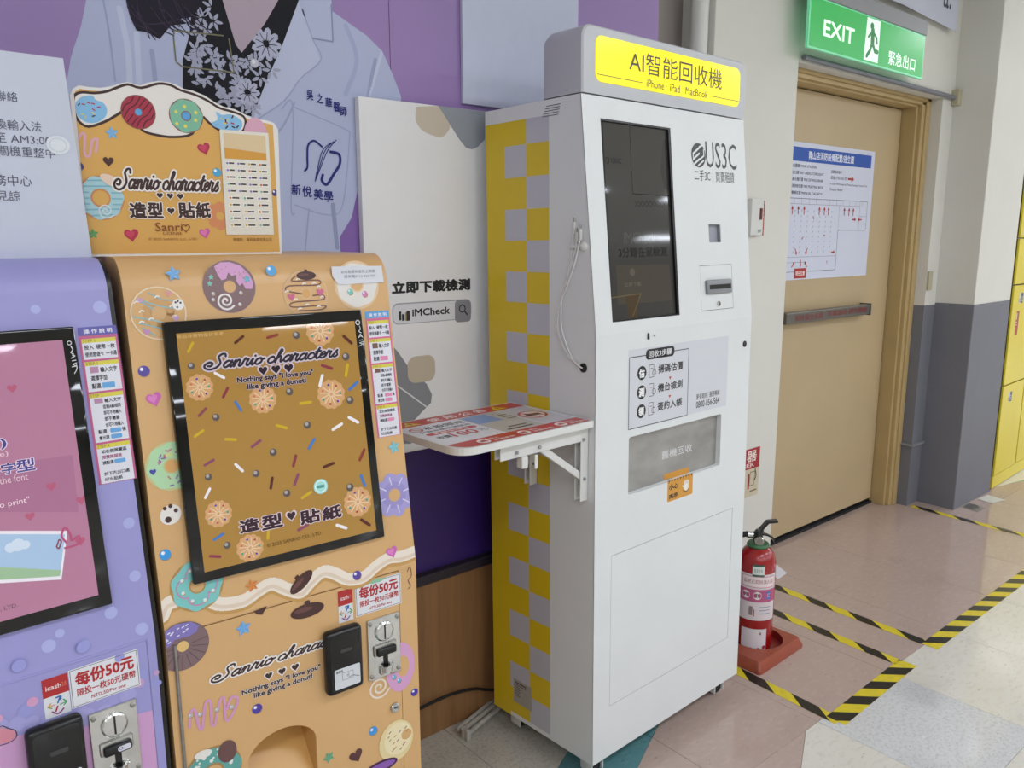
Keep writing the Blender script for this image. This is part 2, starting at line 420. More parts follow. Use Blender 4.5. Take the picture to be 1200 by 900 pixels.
for i in range(-4,14):
    for j in range(-5,3):
        x0=X0+i*TS; y0=Y0+j*TS; q=[(x0,y0),(x0+TS,y0),(x0+TS,y0+TS),(x0,y0+TS)]
        if y0+TS>2.0: q=clip(q,0,1,2.085,-1)
        if x0<-.6: continue
        if i>=8 and j>=0:          # far end by the lockers
            a,b=split(q,.25,1,3.02)      # green band running off behind the column
            for pc,up in ((a,1),(b,0)):
                if len(pc)<3: continue
                if up:
                    a2,b2=split(pc,.19,1,2.705)
                    tile(a2,CREAM) if len(a2)>2 else 0
                    tile(b2,GREENT) if len(b2)>2 else 0
                else: tile(pc,PINK)
            continue
        up,rest=split(q,dl[0],dl[1],cA)
        if up: tile(up,SPECK2)
        if not rest: continue
        tl,rest=split(rest,dl[0],dl[1],cB)
        if tl: tile(tl,TEAL)
        if not rest: continue
        if j>=0: tile(rest,PINK)
        else:
            pk,rest=split(rest,-.5,1,cC)
            if pk: tile(pk,PINK)
            if rest: tile(rest,SPECK if (i==2 and j==-1) or (i in (3,4) and j==-2) else CREAM)
# floor tapes
FL=Fr((0,0,0),(1,0,0),(0,1,0))
def tape(p0,p1,wd,first,label,sl=1,per=.115,name='floor_tape'):
    """hazard tape between two floor points, diagonal stripes printed on it"""
    a=Vector(p0); b=Vector(p1); d=(b-a).normalized(); n=Vector((-d.y,d.x)); L=(b-a).length
    F=Fr((a.x,a.y,0),(d.x,d.y,0),(n.x,n.y,0))
    mb=MB().plate(F,[(0,-wd/2),(L,-wd/2),(L,wd/2),(0,wd/2)],th=.0003,off=.0006)
    o=obj(name,mb,mat('tape_yellow','#d9c52c',.35,noise=.08,scale=40),label=label,cat='tape',group='yellow and black floor tape strips',origin=(a.x,a.y,.0003))
    P=Pr(F,.0008)
    k=-2; 
    while k*per<L+2*per:
        s=k*per+first*per; h=wd/2*sl
        q=[(s-h,-wd/2),(s+per*.5-h,-wd/2),(s+per*.5+h,wd/2),(s+h,wd/2)]
        q=clip(clip(q,1,0,0),1,0,L,-1) if True else q
        if len(q)>2: P.poly(q,'#1d1a16')
        k+=1
    P.obj('black_stripes',mat('tape_print','#ffffff',.35,vc=True,noise=.12,scale=60),o)
    return o
tape((2.262,1.67),(2.247,1.10),.045,.1,'hazard tape strip on the floor nearest the kiosk, in front of the extinguisher tray',-1.5,.2)
tape((2.752,1.80),(2.745,1.145),.045,.55,'hazard tape strip just beyond the extinguisher tray, nearer of the two parallel ones',-1.5,.2)
tape((2.965,1.89),(2.963,1.15),.045,.3,'hazard tape strip starting behind the extinguisher, farther of the two parallel ones',-1.5,.2)
tape((2.243,1.108),(2.768,1.122),.062,.0,'short wide hazard tape closing the square round the extinguisher along the cream tiles',-1.0,.135)
tape((2.945,1.123),(5.2,1.13),.058,.3,'long hazard tape running right along the edge of the cream tiles',-1.0,.135)
tape((4.49,1.88),(4.455,.9),.045,.2,'hazard tape strip on the floor in front of the grey column, farthest away',-1.5,.2)
o=obj('paper_scrap',MB().add([P3(1145,586,.001),P3(1175,588,.001),P3(1165,592,.003),P3(1132,581.5,.001)],[(0,1,2,3)]).plate(FL,[(4.88,1.60),(5.0,1.58),(5.03,1.68),(4.90,1.69)],th=.0006,off=.0018),PAPER_W:=mat('white_paper','#cfcdc0',.6,noise=.04),label='small white paper stuck on the floor at the foot of the lockers',cat='paper') if False else obj('paper_scrap',MB().plate(FL,[(4.88,1.60),(5.0,1.58),(5.03,1.68),(4.90,1.69)],th=.0006,off=.0018),mat('white_paper','#cfcdc0',.6,noise=.04),label='small white paper lying on the floor in front of the lockers',cat='paper')
F=FL; mb=MB().plate(FL,[(4.67,1.60),(4.775,1.60),(4.785,1.69),(4.69,1.71)],th=.0006,off=.0016)
s=obj('floor_sticker',mb,mat('worn_grey_sticker','#8b857b',.5,noise=.1,scale=60),label='worn sticker with black scribbles on the floor at the column foot',cat='sticker')
P=Pr(FL,.0018)
for k in range(9):
    x=4.685+k*.011; P.line([(x,1.62+R.uniform(0,.02)),(x+.008,1.66),(x-.004+.012,1.685)],.006,'#26231f')
P.obj('scribble',PAPER,s)
# ------------------------------------------------------------------ walls
KY,MY=.03843,-.041545
WY=1.885      # plane of the graphics wall
obj('wall_back',MB().box(-6,WY,.515,2.17,WY+.12,3.1).box(-6,WY,0,2.17,WY+.12,.515),WALLW,kind='structure')
obj('wall_recess',MB().box(2.17,2.05,0,3.2,2.2,3.1),WALLB,kind='structure')
# white pillar left of the door, wall round the door
PX1=3.105
obj('wall_pillar',MB().box(2.541,1.9,0,PX1,2.3,3.1,bev=.004),WALLW,kind='structure')
obj('wall_over_door',MB().box(PX1,1.9,2.195,4.62,2.3,3.1),WALLW,kind='structure')
mb=MB().box(4.47,1.9,1.128,4.62,2.3,2.195); mb.box(4.47,1.9,0,4.62,2.3,1.128,mi=1)
obj('wall_beside_door',mb,[WALLW,WALLG],kind='structure')
CX0,CX1,CY0=4.60,5.105,1.70
mb=MB().box(CX0,CY0,1.136,CX1,2.3,3.1,bev=.004); mb.box(CX0-.001,CY0-.001,-.002,CX1+.001,2.3,1.136,bev=.004,mi=1)
obj('wall_column',mb,[WALLW,WALLG],kind='structure')
obj('wall_right',MB().box(8.2,1.78,0,16,1.9,3.1).box(15.9,-12,0,16,6,3.1),WALLW,kind='structure')
obj('wall_left',MB().box(-6.1,-12,0,-6,2,3.1),WALLW,kind='structure')
obj('wall_front',MB().box(-6,-12.1,0,16,-12,3.1),WALLW,kind='structure')
obj('ceiling',MB().box(-6,-12,CEIL+.02,16,6,CEIL+.1),CEILM,kind='structure')
# handrail stub on grey corner
obj('trim_1',MB().box(4.462,1.885,.345,4.60,1.9,.357,bev=.002).box(4.455,1.885,.345,4.47,1.96,.357,bev=.002),GREYP,kind='structure')
# wood dado under the mural
wd=obj('baseboard_back',MB().box(-2,WY-.022,0,1.86,WY,.50,bev=.001),WOOD,kind='structure')
obj('trim_2',MB().box(-2,WY-.03,.495,2.0,WY,.525,bev=.003),mat('dark_trim','#2c2630',.5),kind='structure')
# ceiling lamps
for i,(x,y) in enumerate(LAMPS):
    e=empty('ceiling_light',(x,y,CEIL+.02),'white fluorescent ceiling panel above the shop aisle','ceiling light','fluorescent ceiling panels above the aisle')
    obj('housing',MB().box(x-.64,y-.19,CEIL-.03,x+.64,y+.19,CEIL+.02,bev=.004),WPL,e)
    d=MB().add([Vector((x-.6,y-.15,CEIL-.033)),Vector((x-.6,y+.15,CEIL-.033)),Vector((x+.6,y+.15,CEIL-.033)),Vector((x+.6,y-.15,CEIL-.033))],[(0,1,2,3)])
    obj('diffuser',d,mat('lamp_diffuser','#eff4ff',.6,emit=LAMP),e,recalc=False)
# ------------------------------------------------------------------ mural
MF=Fr((0,WY-.0002,0),(1,0,0),(0,0,1))
mur=empty('wall_mural',(1.0,WY,.525),'lavender wall mural with photo of a doctor in a white coat, face out of view','mural')
MURY=WY-.004
F1=Fr((0,MURY,0),(1,0,0),(0,0,1))
sx=F1.px(457,60)[0]; ex=F1.px(771.6,20)[0]
for a,b in ((-2,sx-.001),(sx+.001,ex)):
    mb=MB().plate(F1,[(a,.93),(b,.93),(b,2.98),(a,2.98)],th=.0035); obj('vinyl_panel',mb,mat('lavender_vinyl','#9c80b8',.42,noise=.03,scale=2),mur)
obj('violet_band',MB().plate(F1,[(-2,.526),(ex,.526),(ex,.93),(-2,.93)],th=.0035),VIOLET,mur)
P=Pr(F1)
COAT='#b9c1de'; COAT2='#a3abcc'; COAT3='#c9d0e8'
P.pxp([(103,-10),(95,30),(83,67),(78,97),(76,150),(90,300),(412,310),(425,268),(440,240),(470,200),(470,113),(460,87),(448,60),(430,42),(413,30),(385,10),(370,-5)],COAT,0)
P.pxp([(-10,150),(78,97),(90,300),(-10,300)],'#a9a6cf',0)
P.pxp([(398,278),(412,255),(421,214),(440,225),(455,300),(400,310)],'#8a6bb0',1)
# coat folds
for l,c,wdt in (([(120,-5),(128,40),(135,95)],COAT2,.004),([(140,10),(150,60),(152,110)],COAT3,.012),([(178,60),(182,100),(180,140)],COAT2,.010),([(160,40),(163,95)],COAT3,.012),([(440,70),(432,110),(425,190)],COAT2,.010),([(447,62),(438,95),(433,112)],COAT3,.008),([(405,30),(418,70),(405,110)],'#adb5d6',.012),([(300,180),(330,150),(345,120)],COAT2,.005),([(330,128),(343,125),(341,240),(345,250)],COAT2,.003),([(410,155),(402,238),(385,252),(345,240)],COAT2,.003),([(343,125),(395,147),(410,155)],COAT2,.003),([(362,245),(357,300)],COAT2,.004),([(390,240),(395,290)],'#9aa2c4',.012)):
    P.pxline(l,wdt,c,2,sm=5,cap=True)
# lapel
P.pxp([(328,-10),(350,0),(372,62),(376,70),(355,90),(330,120),(297,140),(290,140)],'#c3cae4',3)
P.pxline([(352,5),(366,45),(376,70),(352,92),(333,118),(300,141)],.003,COAT2,4,sm=5)
P.pxp([(350,-10),(388,-6),(389,20),(390,49),(366,45),(352,8)],'#bcc4e0',4)
P.pxline([(388,5),(390,49),(366,45)],.004,'#8e96b8',5)
# blouse
P.pxp([(226,-5),(352,-5),(330,55),(312,95),(296,137),(262,128),(214,104),(214,70),(222,40)],'#0e0e18',3)
BL=[(232,10),(250,25),(228,30),(240,45),(262,50),(222,60),(248,68),(226,78),(262,80),(240,92),(280,90),(222,97),(262,105),(290,100),(285,118),(305,90),(300,72),(315,60),(322,40),(310,52),(332,20),(300,45),(340,8),(275,75),(270,118),(248,8),(296,128),(318,82),(235,20)]
BL+=[(R.uniform(222,300),R.uniform(5,125)) for _ in range(60)]
BL=[p for p in BL if p[0]>229-(p[1]-40)*.12 and not (p[0]>255 and p[1]<60) and p[1]<100+(p[0]-214)*.42]
for k,(x,y) in enumerate(BL):
    n=R.choice((3,4,5)); r0=R.uniform(0,6)
    for q in range(n):
        t=r0+q*2*math.pi/6; P.at(x,y,10,t)
        P.poly([(.12,0),(.45,.22),(1,.12),(1.12,-.02),(.9,-.15),(.45,-.18)],'#a9acc2',4)
P.at()
def flower(x,y,r):
    for q in range(9):
        P.at(x,y,r,q*.70); P.poly([(.2,0),(.5,.28),(.95,.2),(1.08,0),(.92,-.2),(.5,-.25)],'#b9bcd2',5)
        P.line([(.05,0),(.75,.03)],.05,'#0e0e18',6,cap=False)
    P.at(x,y,r); P.poly(circ(0,0,.2,10),'#0e0e18',6)
flower(312,52,17); flower(290,108,14)
P.at(); P.pxp([(259,-5),(329,-5),(310,28),(283,62),(276,52)],'#b7a6b4',6)
P.at(298,74,5); P.poly(circ(0,0,1,16),'#c9c9d6',7); P.poly(circ(-.2,.25,.45,12),'#e6e6ee',8)
# hair
P.at(); P.pxp([(146,-5),(238,-5),(233,10),(225,20),(212,22),(218,28),(200,30),(187,46),(172,38),(160,36),(153,22),(150,10)],'#1c1526',7)
for k in range(26):
    x=146+R.uniform(0,80); P.pxline([(x,R.uniform(-5,10)),(x+R.uniform(4,18),R.uniform(15,30)),(x+R.uniform(12,40),R.uniform(26,48))],.0022,R.choice(('#1c1526','#3a2d44')),8,sm=4)
# glasses-like clip outline
P.pxline([(262,42),(204,36),(203,42),(206,72),(213,78),(274,85),(268,45)],.003,'#7d7a5f',9)
# embroidery
NV='#2c2f7a'
for c,x,y in zip('吳之華醫師',(363,374.5,385,394.5,402.5),(117,121,126,131,136)): P.text(c,x-3.9,y-0,x+3.7,y-11,NV,9,.03)
for c,x,y in zip('新悅美學',(347,360,373,385),(228.5,231,234,236.5)): P.text(c,x-5.5,y,x+5,y-12.5,NV,9,.03)
P.pxline([(377,172),(368,165),(361,170),(360,183),(360,196),(357,200)],.005,NV,9,sm=6,cap=True)
P.pxline([(387,178),(397,181),(398,192),(391,204),(383,216),(377,212),(378,205)],.007,NV,9,sm=6,cap=True)
for dx in (0,3,6): P.pxline([(394-dx,164+dx*.5),(384-dx,176),(376-dx*.6,195),(369,213)],.0022,NV,9,sm=6)
P.obj('printed_photo',MATTE,mur)
# blank white board (its code is left out)
qf=Fr((0,MURY-.012,0),(1,0,0),(0,0,1))
a=qf.px(543,121); b=qf.px(678,0)
obj('poster_board',MB().plate(qf,[(a[0],a[1]),(qf.px(677,60)[0],a[1]+.0),(qf.px(677,60)[0],2.55),(a[0],2.55)],th=.010),mat('pale_board','#c9cfe4',.45,noise=.02),label='plain pale board hanging high on the mural above the kiosk',cat='board')
# white QR board with search box
wf=Fr((0,MURY-.022,0),(1,0,0),(0,0,1))
c0=wf.px(420,112.7); c1=wf.px(568.3,131); zb=wf.px(520,519)[1]
wb=obj('sign_board',MB().plate(wf,[(c0[0],.905),(c1[0]+.25,.905),(c1[0]+.25,c0[1]),(c0[0],c0[1])],th=.02),mat('white_board','#f1f1f1',.4,noise=.01),label='tall white app sign board with search box, behind the folding shelf',cat='sign')
P=Pr(wf)
P.pxp(smoothline([(488,125),(487,140),(494,152),(508,159),(519,160),(527,150),(526,140),(515,124)],4,False),'#d3c7b4',0)
P.pxp([(513.5,124),(568.3,131),(568.3,163)]+[(560,172),(553,175),(546,173),(538,163)],'#9ba2aa',1)
P.text('立即下載檢測',459,345,551,326,'#1c1d21',1,.07)
P.quad(460,381,552,350,'#a9a9b0',1,.018); 
a=wf.px(461,380); b=wf.px(550.5,351.5); P.at(); P.poly(rr(a[0],a[1],b[0],b[1],.016),'#e2e2e6',2)
a=wf.px(533,376); b=wf.px(551.5,351); P.poly(rr(a[0],a[1]-.005,b[0],b[1],.012),'#8f9096',3)
P.text('iMCheck',483,371,527,359,'#1c1d21',3,.04)
for k,(x0,y0,x1,y1,c) in enumerate(((467.5,375.5,470,365,'#26272b'),(471,376,474,368,'#26272b'),(475,376,477,366,'#a9874f'),(476.5,376,480,364,'#26272b'))): P.quad(x0,y0,x1,y1,c,4)
P.at(541.5,361.5,3.4); P.line(circ(0,0,1,16),.34,'#2b2c30',5,closed=True); P.line([(.75,-.75),(1.7,-1.8)],.42,'#2b2c30',5); P.at()
P.pxp([(455,400),(466,412),(480,432),(500,450),(506,462),(505,472),(495,482),(486,492),(482,520),(455,520)],'#8d9094',1)
P.pxp(rr(478,414,510,450,10),'#c3b49a',3) if False else P.at()
a=wf.px(478,450); b=wf.px(509.5,415); P.poly([(p[0],p[1]) for p in rr(a[0],a[1],b[0],b[1],.025)],'#cabda6',3)
P.pxline([(463,450),(500,477)],.004,'#e4e3e2',4)
P.obj('printed_artwork',PAPER,wb)
# ------------------------------------------------------------------ kiosk
zb=.07
P0=Vector(P3(694.5,898,zb))
u=Vector((math.cos(KY),math.sin(KY),0)); v0=Vector((-math.sin(KY),math.cos(KY),0))
tl=.0115; vv=(v0-Vector((0,0,tl))).normalized(); ww=u.cross(vv)
KA=(P0,u,vv,ww); KW=.708; KD=.412; HZ=1.770
def K(a,b,c): return P0+u*a+vv*b+ww*c
KX=(P0.x+KW/2*u.x+.2*vv.x, P0.y+.2)
kio=empty('recycling_kiosk',K(KW/2,KD/2,-zb),'tall white phone recycling kiosk on casters with yellow lit header','kiosk')
KINK=1.185; TB=.055
KF=Fr(P0,u,ww); kup=(vv*TB+ww*(HZ-KINK)).normalized(); KU=Fr(K(0,0,KINK),u,kup); KUL=math.hypot(TB,HZ-KINK)
KS=Fr(P0,-vv,ww); KH=Fr(K(0,TB-.004,HZ+.003),u,ww)
prof=[(0,0),(0,KINK),(TB,HZ),(KD,HZ),(KD,0)]
obj('body',MB().prism(prof,KA,0,KW,skip=(0,1)),WHITE,kio)
# lower front panel with window and door openings
wx0,wy0=KF.px(736,577); wx1,wy1=KF.px(845.5,485); _,wyt=KF.px(736,513); wyb=wy0
wyt=(KF.px(736,513)[1]+KF.px(845,485)[1])/2; wyb=(KF.px(736,577)[1]+KF.px(843,548)[1])/2
win=rr(wx0,wyb,wx1,wyt,.008)
dx0=KF.px(715.2,740)[0]; dx1=KF.px(856,660)[0]; dyt=KF.px(716,651.7)[1]; dyb=KF.px(714.5,828)[1]
dr=[(dx0,dyb),(dx1,dyb),(dx1,dyt),(dx0,dyt)]
obj('front_panel',MB().plate(KF,[(0,0),(KW,0),(KW,KINK),(0,KINK)],[win,dr],th=.003),WHITE,kio)
g=.0016
obj('service_door',MB().plate(KF,[(dx0+g,dyb+g),(dx1-g,dyb+g),(dx1-g,dyt-g),(dx0+g,dyt-g)],th=.004,off=-.0004),WHITE,kio)
obj('door_gap_backing',MB().plate(KF,[(dx0-.01,dyb-.01),(dx1+.01,dyb-.01),(dx1+.01,dyt+.01),(dx0-.01,dyt+.01)],th=.001,off=-.006),DARK,kio)
# return window recess
fr=MB()
dep=.03
n=len(win); vs=[KF.pt(p[0],p[1],-.003) for p in win]+[KF.pt(p[0],p[1],-dep) for p in win]
fr.add(vs,[(i,(i+1)%n,n+(i+1)%n,n+i) for i in range(n)])
obj('window_reveal',fr,WHITE,kio)
fl=obj('steel_flap',MB().plate(KF,[(wx0-.004,wyb-.004),(wx1+.004,wyb-.004),(wx1+.004,wyt+.004),(wx0-.004,wyt+.004)],th=.002,off=-.016),mat('stained_steel','#a3a19d',.45,.35,noise=.16,scale=10,stretch=(1,1,2)),kio,label='stained brushed steel flap')
# upper front panel with screen
s0=KU.px(705,139); s1=KU.px(795.6,368.5); s2=KU.px(786.6,149.8); s3=KU.px(716.4,379)
sa0=(s0[0]+s3[0])/2; sa1=(s1[0]+s2[0])/2; sb0=(s1[1]+s3[1])/2; sb1=(s0[1]+s2[1])/2
scr=[(sa0,sb0),(sa1,sb0),(sa1,sb1),(sa0,sb1)]
cq0=KU.px(820,363); cq1=KU.px(858.5,310); cb0=(KU.px(822,365)[1]+KU.px(859,361)[1])/2; ca0=KU.px(821,340)[0]; ca1=KU.px(858.5,335)[0]; cb1=(KU.px(820,311.5)[1]+KU.px(858,309)[1])/2
slot=[(ca0,cb0),(ca1,cb0),(ca1,cb1),(ca0,cb1)]
wa0=KU.px(831,280)[0]; wa1=KU.px(845,280)[0]; wb0=KU.px(838,284)[1]; wb1=KU.px(838,263)[1]
wn=rr(wa0,wb0,wa1,wb1,.004)
obj('upper_panel',MB().plate(KU,[(0,0),(KW,0),(KW,KUL),(0,KUL)],[scr,slot,wn],th=.003),WHITE,kio)
bz=.0045
obj('screen_rim',MB().plate(KU,scr,[[(sa0+bz*.5,sb0+bz),(sa1-bz*1.8,sb0+bz),(sa1-bz*1.8,sb1-bz),(sa0+bz*.5,sb1-bz)]],th=.008,off=-.001),BLACK,kio)
SFK=Fr(KU.pt(0,0,-.008),KU.a,KU.b)
sp=obj('screen',MB().plate(SFK,scr,th=.004),mat('dark_glass','#252526',.04),kio)
P=Pr(SFK)
P.quad(711,376,790,130,'#3a3937',0) if False else None
P.pxp([(706,141),(785,151),(794,367),(718,377)],'#3d3c3a',0)
P.pxline([(737.2,144),(741.5,228)],.0022,'#141414',1); P.pxline([(741.3,227),(790,230)],.0030,'#1a1a1a',1)
P.pxp([(777,164),(786,164),(789,228),(778,220),(774,200)],'#333231',1)
P.text('iMCheck',731,286,768,272,'#4c4b49',2,.02); P.text('3分鐘在家檢測',725,302,781,289,'#191918',2,.015)
P.pxp([(722,311),(784,310),(787,352),(724,357)],'#4a453d',1)
P.text('立即下載',732,336,751,330,'#6b655a',2); P.at(741,319,3); P.poly(circ(0,0,1,14),'#5f594e',2)
a0,b0=SFK.px(742,238); a1,b1=SFK.px(787,232)
for k in range(9):
    P.at(746+k*4.6,239,2.0); P.line([(-1,-1),(1,1)],.5,'#2c2b2a',2); P.line([(-1,1),(1,-1)],.5,'#2c2b2a',2)
P.at(); P.pxp([(733,347),(748,345),(747,374),(737,376)],'#4b3d2c',2); P.pxline([(716,349),(751,344)],.003,'#6b5a40',3); P.pxline([(751,344),(741,372)],.003,'#6b5a40',3)
P.at(711.5,188,2.2); P.line(circ(0,0,1,12),.35,'#1d1d1d',2,closed=True); P.at(); P.text('US3C',716,191,728,186,'#222222',2)
P.obj('screen_image',mat('dim_screen','#ffffff',.05,vc=True,emit=.10),sp)
# card slot
cp=obj('card_panel',MB().plate(KU,[(ca0+.0014,cb0+.0014),(ca1-.0014,cb0+.0014),(ca1-.0014,cb1-.0014),(ca0+.0014,cb1-.0014)],th=.003,off=-.0003),WHITE,kio)
obj('panel_gap_backing',MB().plate(KU,[(ca0-.01,cb0-.01),(ca1+.01,cb0-.01),(ca1+.01,cb1+.01),(ca0-.01,cb1+.01)],th=.001,off=-.005),DARK,kio)
m0=KU.px(826.5,341); m1=KU.px(855,328)
ym0=(KU.px(827,346)[1]+KU.px(855,342)[1])/2; ym1=(KU.px(827,329)[1]+KU.px(855,326)[1])/2
obj('card_slot',MB().box(m0[0],ym0,0,m1[0],ym1,.009,A=KU.A(),bev=.004,seg=3),mat('grey_bezel','#8b8d90',.35),cp,smooth=40)
obj('slot_mouth',MB().box(m0[0]+.010,(ym0+ym1)/2-.007,.0085,m1[0]-.008,(ym0+ym1)/2+.006,.0095,A=KU.A()),BLACK,cp)
l=KU.px(842,356); obj('key_lock',MB().lathe([(.0075,0),(.0075,.003),(.006,.0045),(.0,.0045)],KU.pt(l[0],l[1],0),KU.n,20),CHROME,cp,smooth=35)
obj('key_slot',MB().box(l[0]-.001,l[1]-.004,.0044,l[0]+.001,l[1]+.004,.005,A=KU.A()),BLACK,cp)
# small scanner window
n=len(wn); obj('scanner_reveal',MB().add([KU.pt(p[0],p[1],-.003) for p in wn]+[KU.pt(p[0],p[1],-.014) for p in wn],[(i,(i+1)%n,n+(i+1)%n,n+i) for i in range(n)]),GREYP,kio)
sw=obj('scanner_window',MB().plate(KU,wn,th=.001,off=-.013),mat('scanner_glass','#a9abb6',.05),kio)
q=KU.px(834,272); obj('scanner_lens',MB().lathe([(.003,0),(.003,.002),(0,.002)],KU.pt(q[0],q[1],-.013),KU.n,12),BLACK,sw)
# sensor holes
q=KU.px(760,394); obj('sensor_slot',MB().plate(KU,rr(q[0]-.004,q[1]-.009,q[0]+.004,q[1]+.009,.0035),th=.0004,off=.0005),BLACK,kio)
q=KU.px(767,393); obj('sensor_dot',MB().lathe([(.003,0),(.003,.0006),(0,.0006)],KU.pt(q[0],q[1],0),KU.n,12),GREYP,kio)
q=KF.px(872.5,403); obj('front_lock',MB().lathe([(.0095,-.002),(.0095,.0015),(.007,.002),(0,.001)],KF.pt(min(q[0],KW-.014),q[1],0),KF.n,18),BLACK,kio)
# printing on the front
P=Pr(KU,.0004)
P.text('US3C',827.5,196,862,170,'#222225',1,-.004)
P.text('二手3C｜買賣租賃',814,212,860,202,'#3c3c40',1)
P.at(818.4,182,8.2); P.poly(circ(0,0,1,32),'#1c1c1f',1)
for dy in (-.5,0,.5): P.line([(-.75,-.35+dy*.9),(.1,.15+dy*.9)],.17,'#dfe3e4',2)
P.line([(.1,.65),(.75,.95)],.16,'#dfe3e4',2); P.line([(-.75,.05),(-.75,-.4)],.14,'#dfe3e4',2); P.line([(.2,-.3),(.75,.0),(.75,.5)],.14,'#dfe3e4',2); P.line([(-.1,-.85),(.7,-.4)],.14,'#dfe3e4',2)
P.obj('printed_logo',PRINT,kio)
P=Pr(KF,.0004)
st0=KF.px(736,500); sx0=KF.px(737,460)[0]; sx1=KF.px(852,440)[0]; sy1=(KF.px(738,413)[1]+KF.px(851,396)[1])/2; sy0=(KF.px(737,504)[1]+KF.px(850,473)[1])/2
P.at(); P.poly([(sx0-.003,sy0-.002),(sx1,sy0-.002),(sx1,sy1+.006),(sx0-.003,sy1+.006)],'#d6d8de',0)
bx1=KF.px(806,450)[0]; by1=(KF.px(738,420)[1]+KF.px(806,408)[1])/2; by0=(KF.px(737,504)[1]+KF.px(805,486)[1])/2
P.line([(sx0,by0),(bx1,by0),(bx1,by1),(sx0,by1)],.0022,'#2a2a2e',1,closed=True,cap=False)
cx=(sx0+bx1)/2; P.poly(rr(cx-.062,by1-.013,cx+.062,by1+.015,.011),'#1e1f24',2); P.texta('回收3步驟',cx-.05,by1-.008,cx+.05,by1+.010,'#e8e8ea',3,.02)
H_=by1-by0
for k,(c,t) in enumerate((('估','掃碼估價'),('測','機台檢測'),('領','簽約入帳'))):
    yc=by1-H_*(.24+.27*k); xc=sx0+.052; P.poly(circ(xc,yc,.019,24),'#1e1f24',1); P.texta(c,xc-.012,yc-.013,xc+.012,yc+.012,'#f4f4f4',2,.06)
    P.texta(t,cx-.008,yc-.010,bx1-.026,yc+.014,'#1c1c20',1,.03)
    xi=sx0+.094
    P.line([(xi-.011,yc-.016),(xi+.008,yc-.016),(xi+.008,yc+.018),(xi-.011,yc+.018)],.0016,'#333338',1,closed=True,cap=False)
    P.line(circ(xi+.010,yc-.004,.008,12),.0016,'#333338',1,closed=True,cap=False); P.line([(xi-.006,yc+.008),(xi+.004,yc+.008)],.0016,'#333338',1,cap=False)
    if k<2: P.poly([(cx+.04,yc-.024),(cx+.052,yc-.024),(cx+.046,yc-.033)],'#c7502e',1)
qx0=KF.px(816,460)[0]; qx1=KF.px(843,460)[0]
P.texta('更多資訊｜服務專線',qx0,KF.px(829,466)[1],qx1,KF.px(829,459)[1],'#33343a',1,.01); P.texta('0800-056-564',qx0,KF.px(829,475.5)[1],qx1,KF.px(829,467.5)[1],'#33343a',1,.02)
P.obj('instruction_sticker',PRINT,kio)
P=Pr(Fr(KF.pt(0,0,-.016),KF.a,KF.b),.0004); P.text('舊機回收',775,539,811,519,'#dcdcdc',1,.015); P.obj('printed_lettering',PRINT,fl)
# orange caution sticker
P=Pr(Fr(KF.pt(0,0,-.016),KF.a,KF.b),.0005)
P.pxp([(778,556),(807,547),(807,556),(778,562)],'#d89a3a',0); P.obj('upper_sticker',PRINT,fl)
P=Pr(KF,.0004); x0=KF.px(782,580)[0]; x1=KF.px(811.5,570)[0]; y1=KF.px(797,559)[1]; y0=KF.px(797,583.5)[1]
P.poly(rr(x0,y0,x1,y1,.004),'#d99a38',0); 
for k in range(9):
    xx=x0+(x1-x0)*(k+.5)/9; P.poly([(xx-.004,y1),(xx+.004,y1),(xx,y1-.008)],'#2c2118',1)
mx=x0+(x1-x0)*.42
P.texta('小心',x0+.006,(y0+y1)/2+.002,mx,(y0+y1)/2+.018,'#1c140e',1,.06); P.texta('夾手',x0+.006,y0+.006,mx,y0+.022,'#1c140e',1,.06)
hx=x0+(x1-x0)*.74; hy=(y0+y1)/2
P.poly(circ(hx,hy-.004,.011,14),'#f1efe8',2)
for k in range(4): P.line([(hx-.008+k*.0053,hy),(hx-.009+k*.006,hy+.017-abs(k-1.5)*.002)],.0042,'#f1efe8',2)
P.line([(hx-.008,hy-.006),(hx-.018,hy+.003)],.0042,'#f1efe8',2); P.line([(hx-.016,hy-.012),(hx+.002,hy-.018),(hx+.013,hy-.010)],.002,'#2c2118',3)
P.obj('caution_sticker',PRINT,kio)
# header box
hd=[(TB-.004,HZ+.003),(TB-.004,1.93-.035)]
HT=1.932
hp=[(TB-.004,HZ+.003)]+[(TB-.004+.014-.014*math.cos(t),HT-.014+.014*math.sin(t)) for t in [i*math.pi/8 for i in range(5)]]+[(TB+.150-.035+.035*math.sin(t),HT-.035+.035*math.cos(t)) for t in [i*math.pi/12 for i in range(7)]]+[(TB+.150,HZ+.003)]
# front outline has rounded upper corners
bm=bmesh.new()
hdr=MB(); 
a0=rr(0,0,KW,HT-HZ-.003,.03,6)
outl=[p for p in a0]
outl=[(0,0),(KW,0)]+[(KW-.032+.032*math.cos(t),HT-HZ-.035+.032*math.sin(t)) for t in [i*math.pi/12 for i in range(7)]]+[(.032-.032*math.sin(t),HT-HZ-.035+.032*math.cos(t)) for t in [i*math.pi/12 for i in range(7)]]
bm.free()
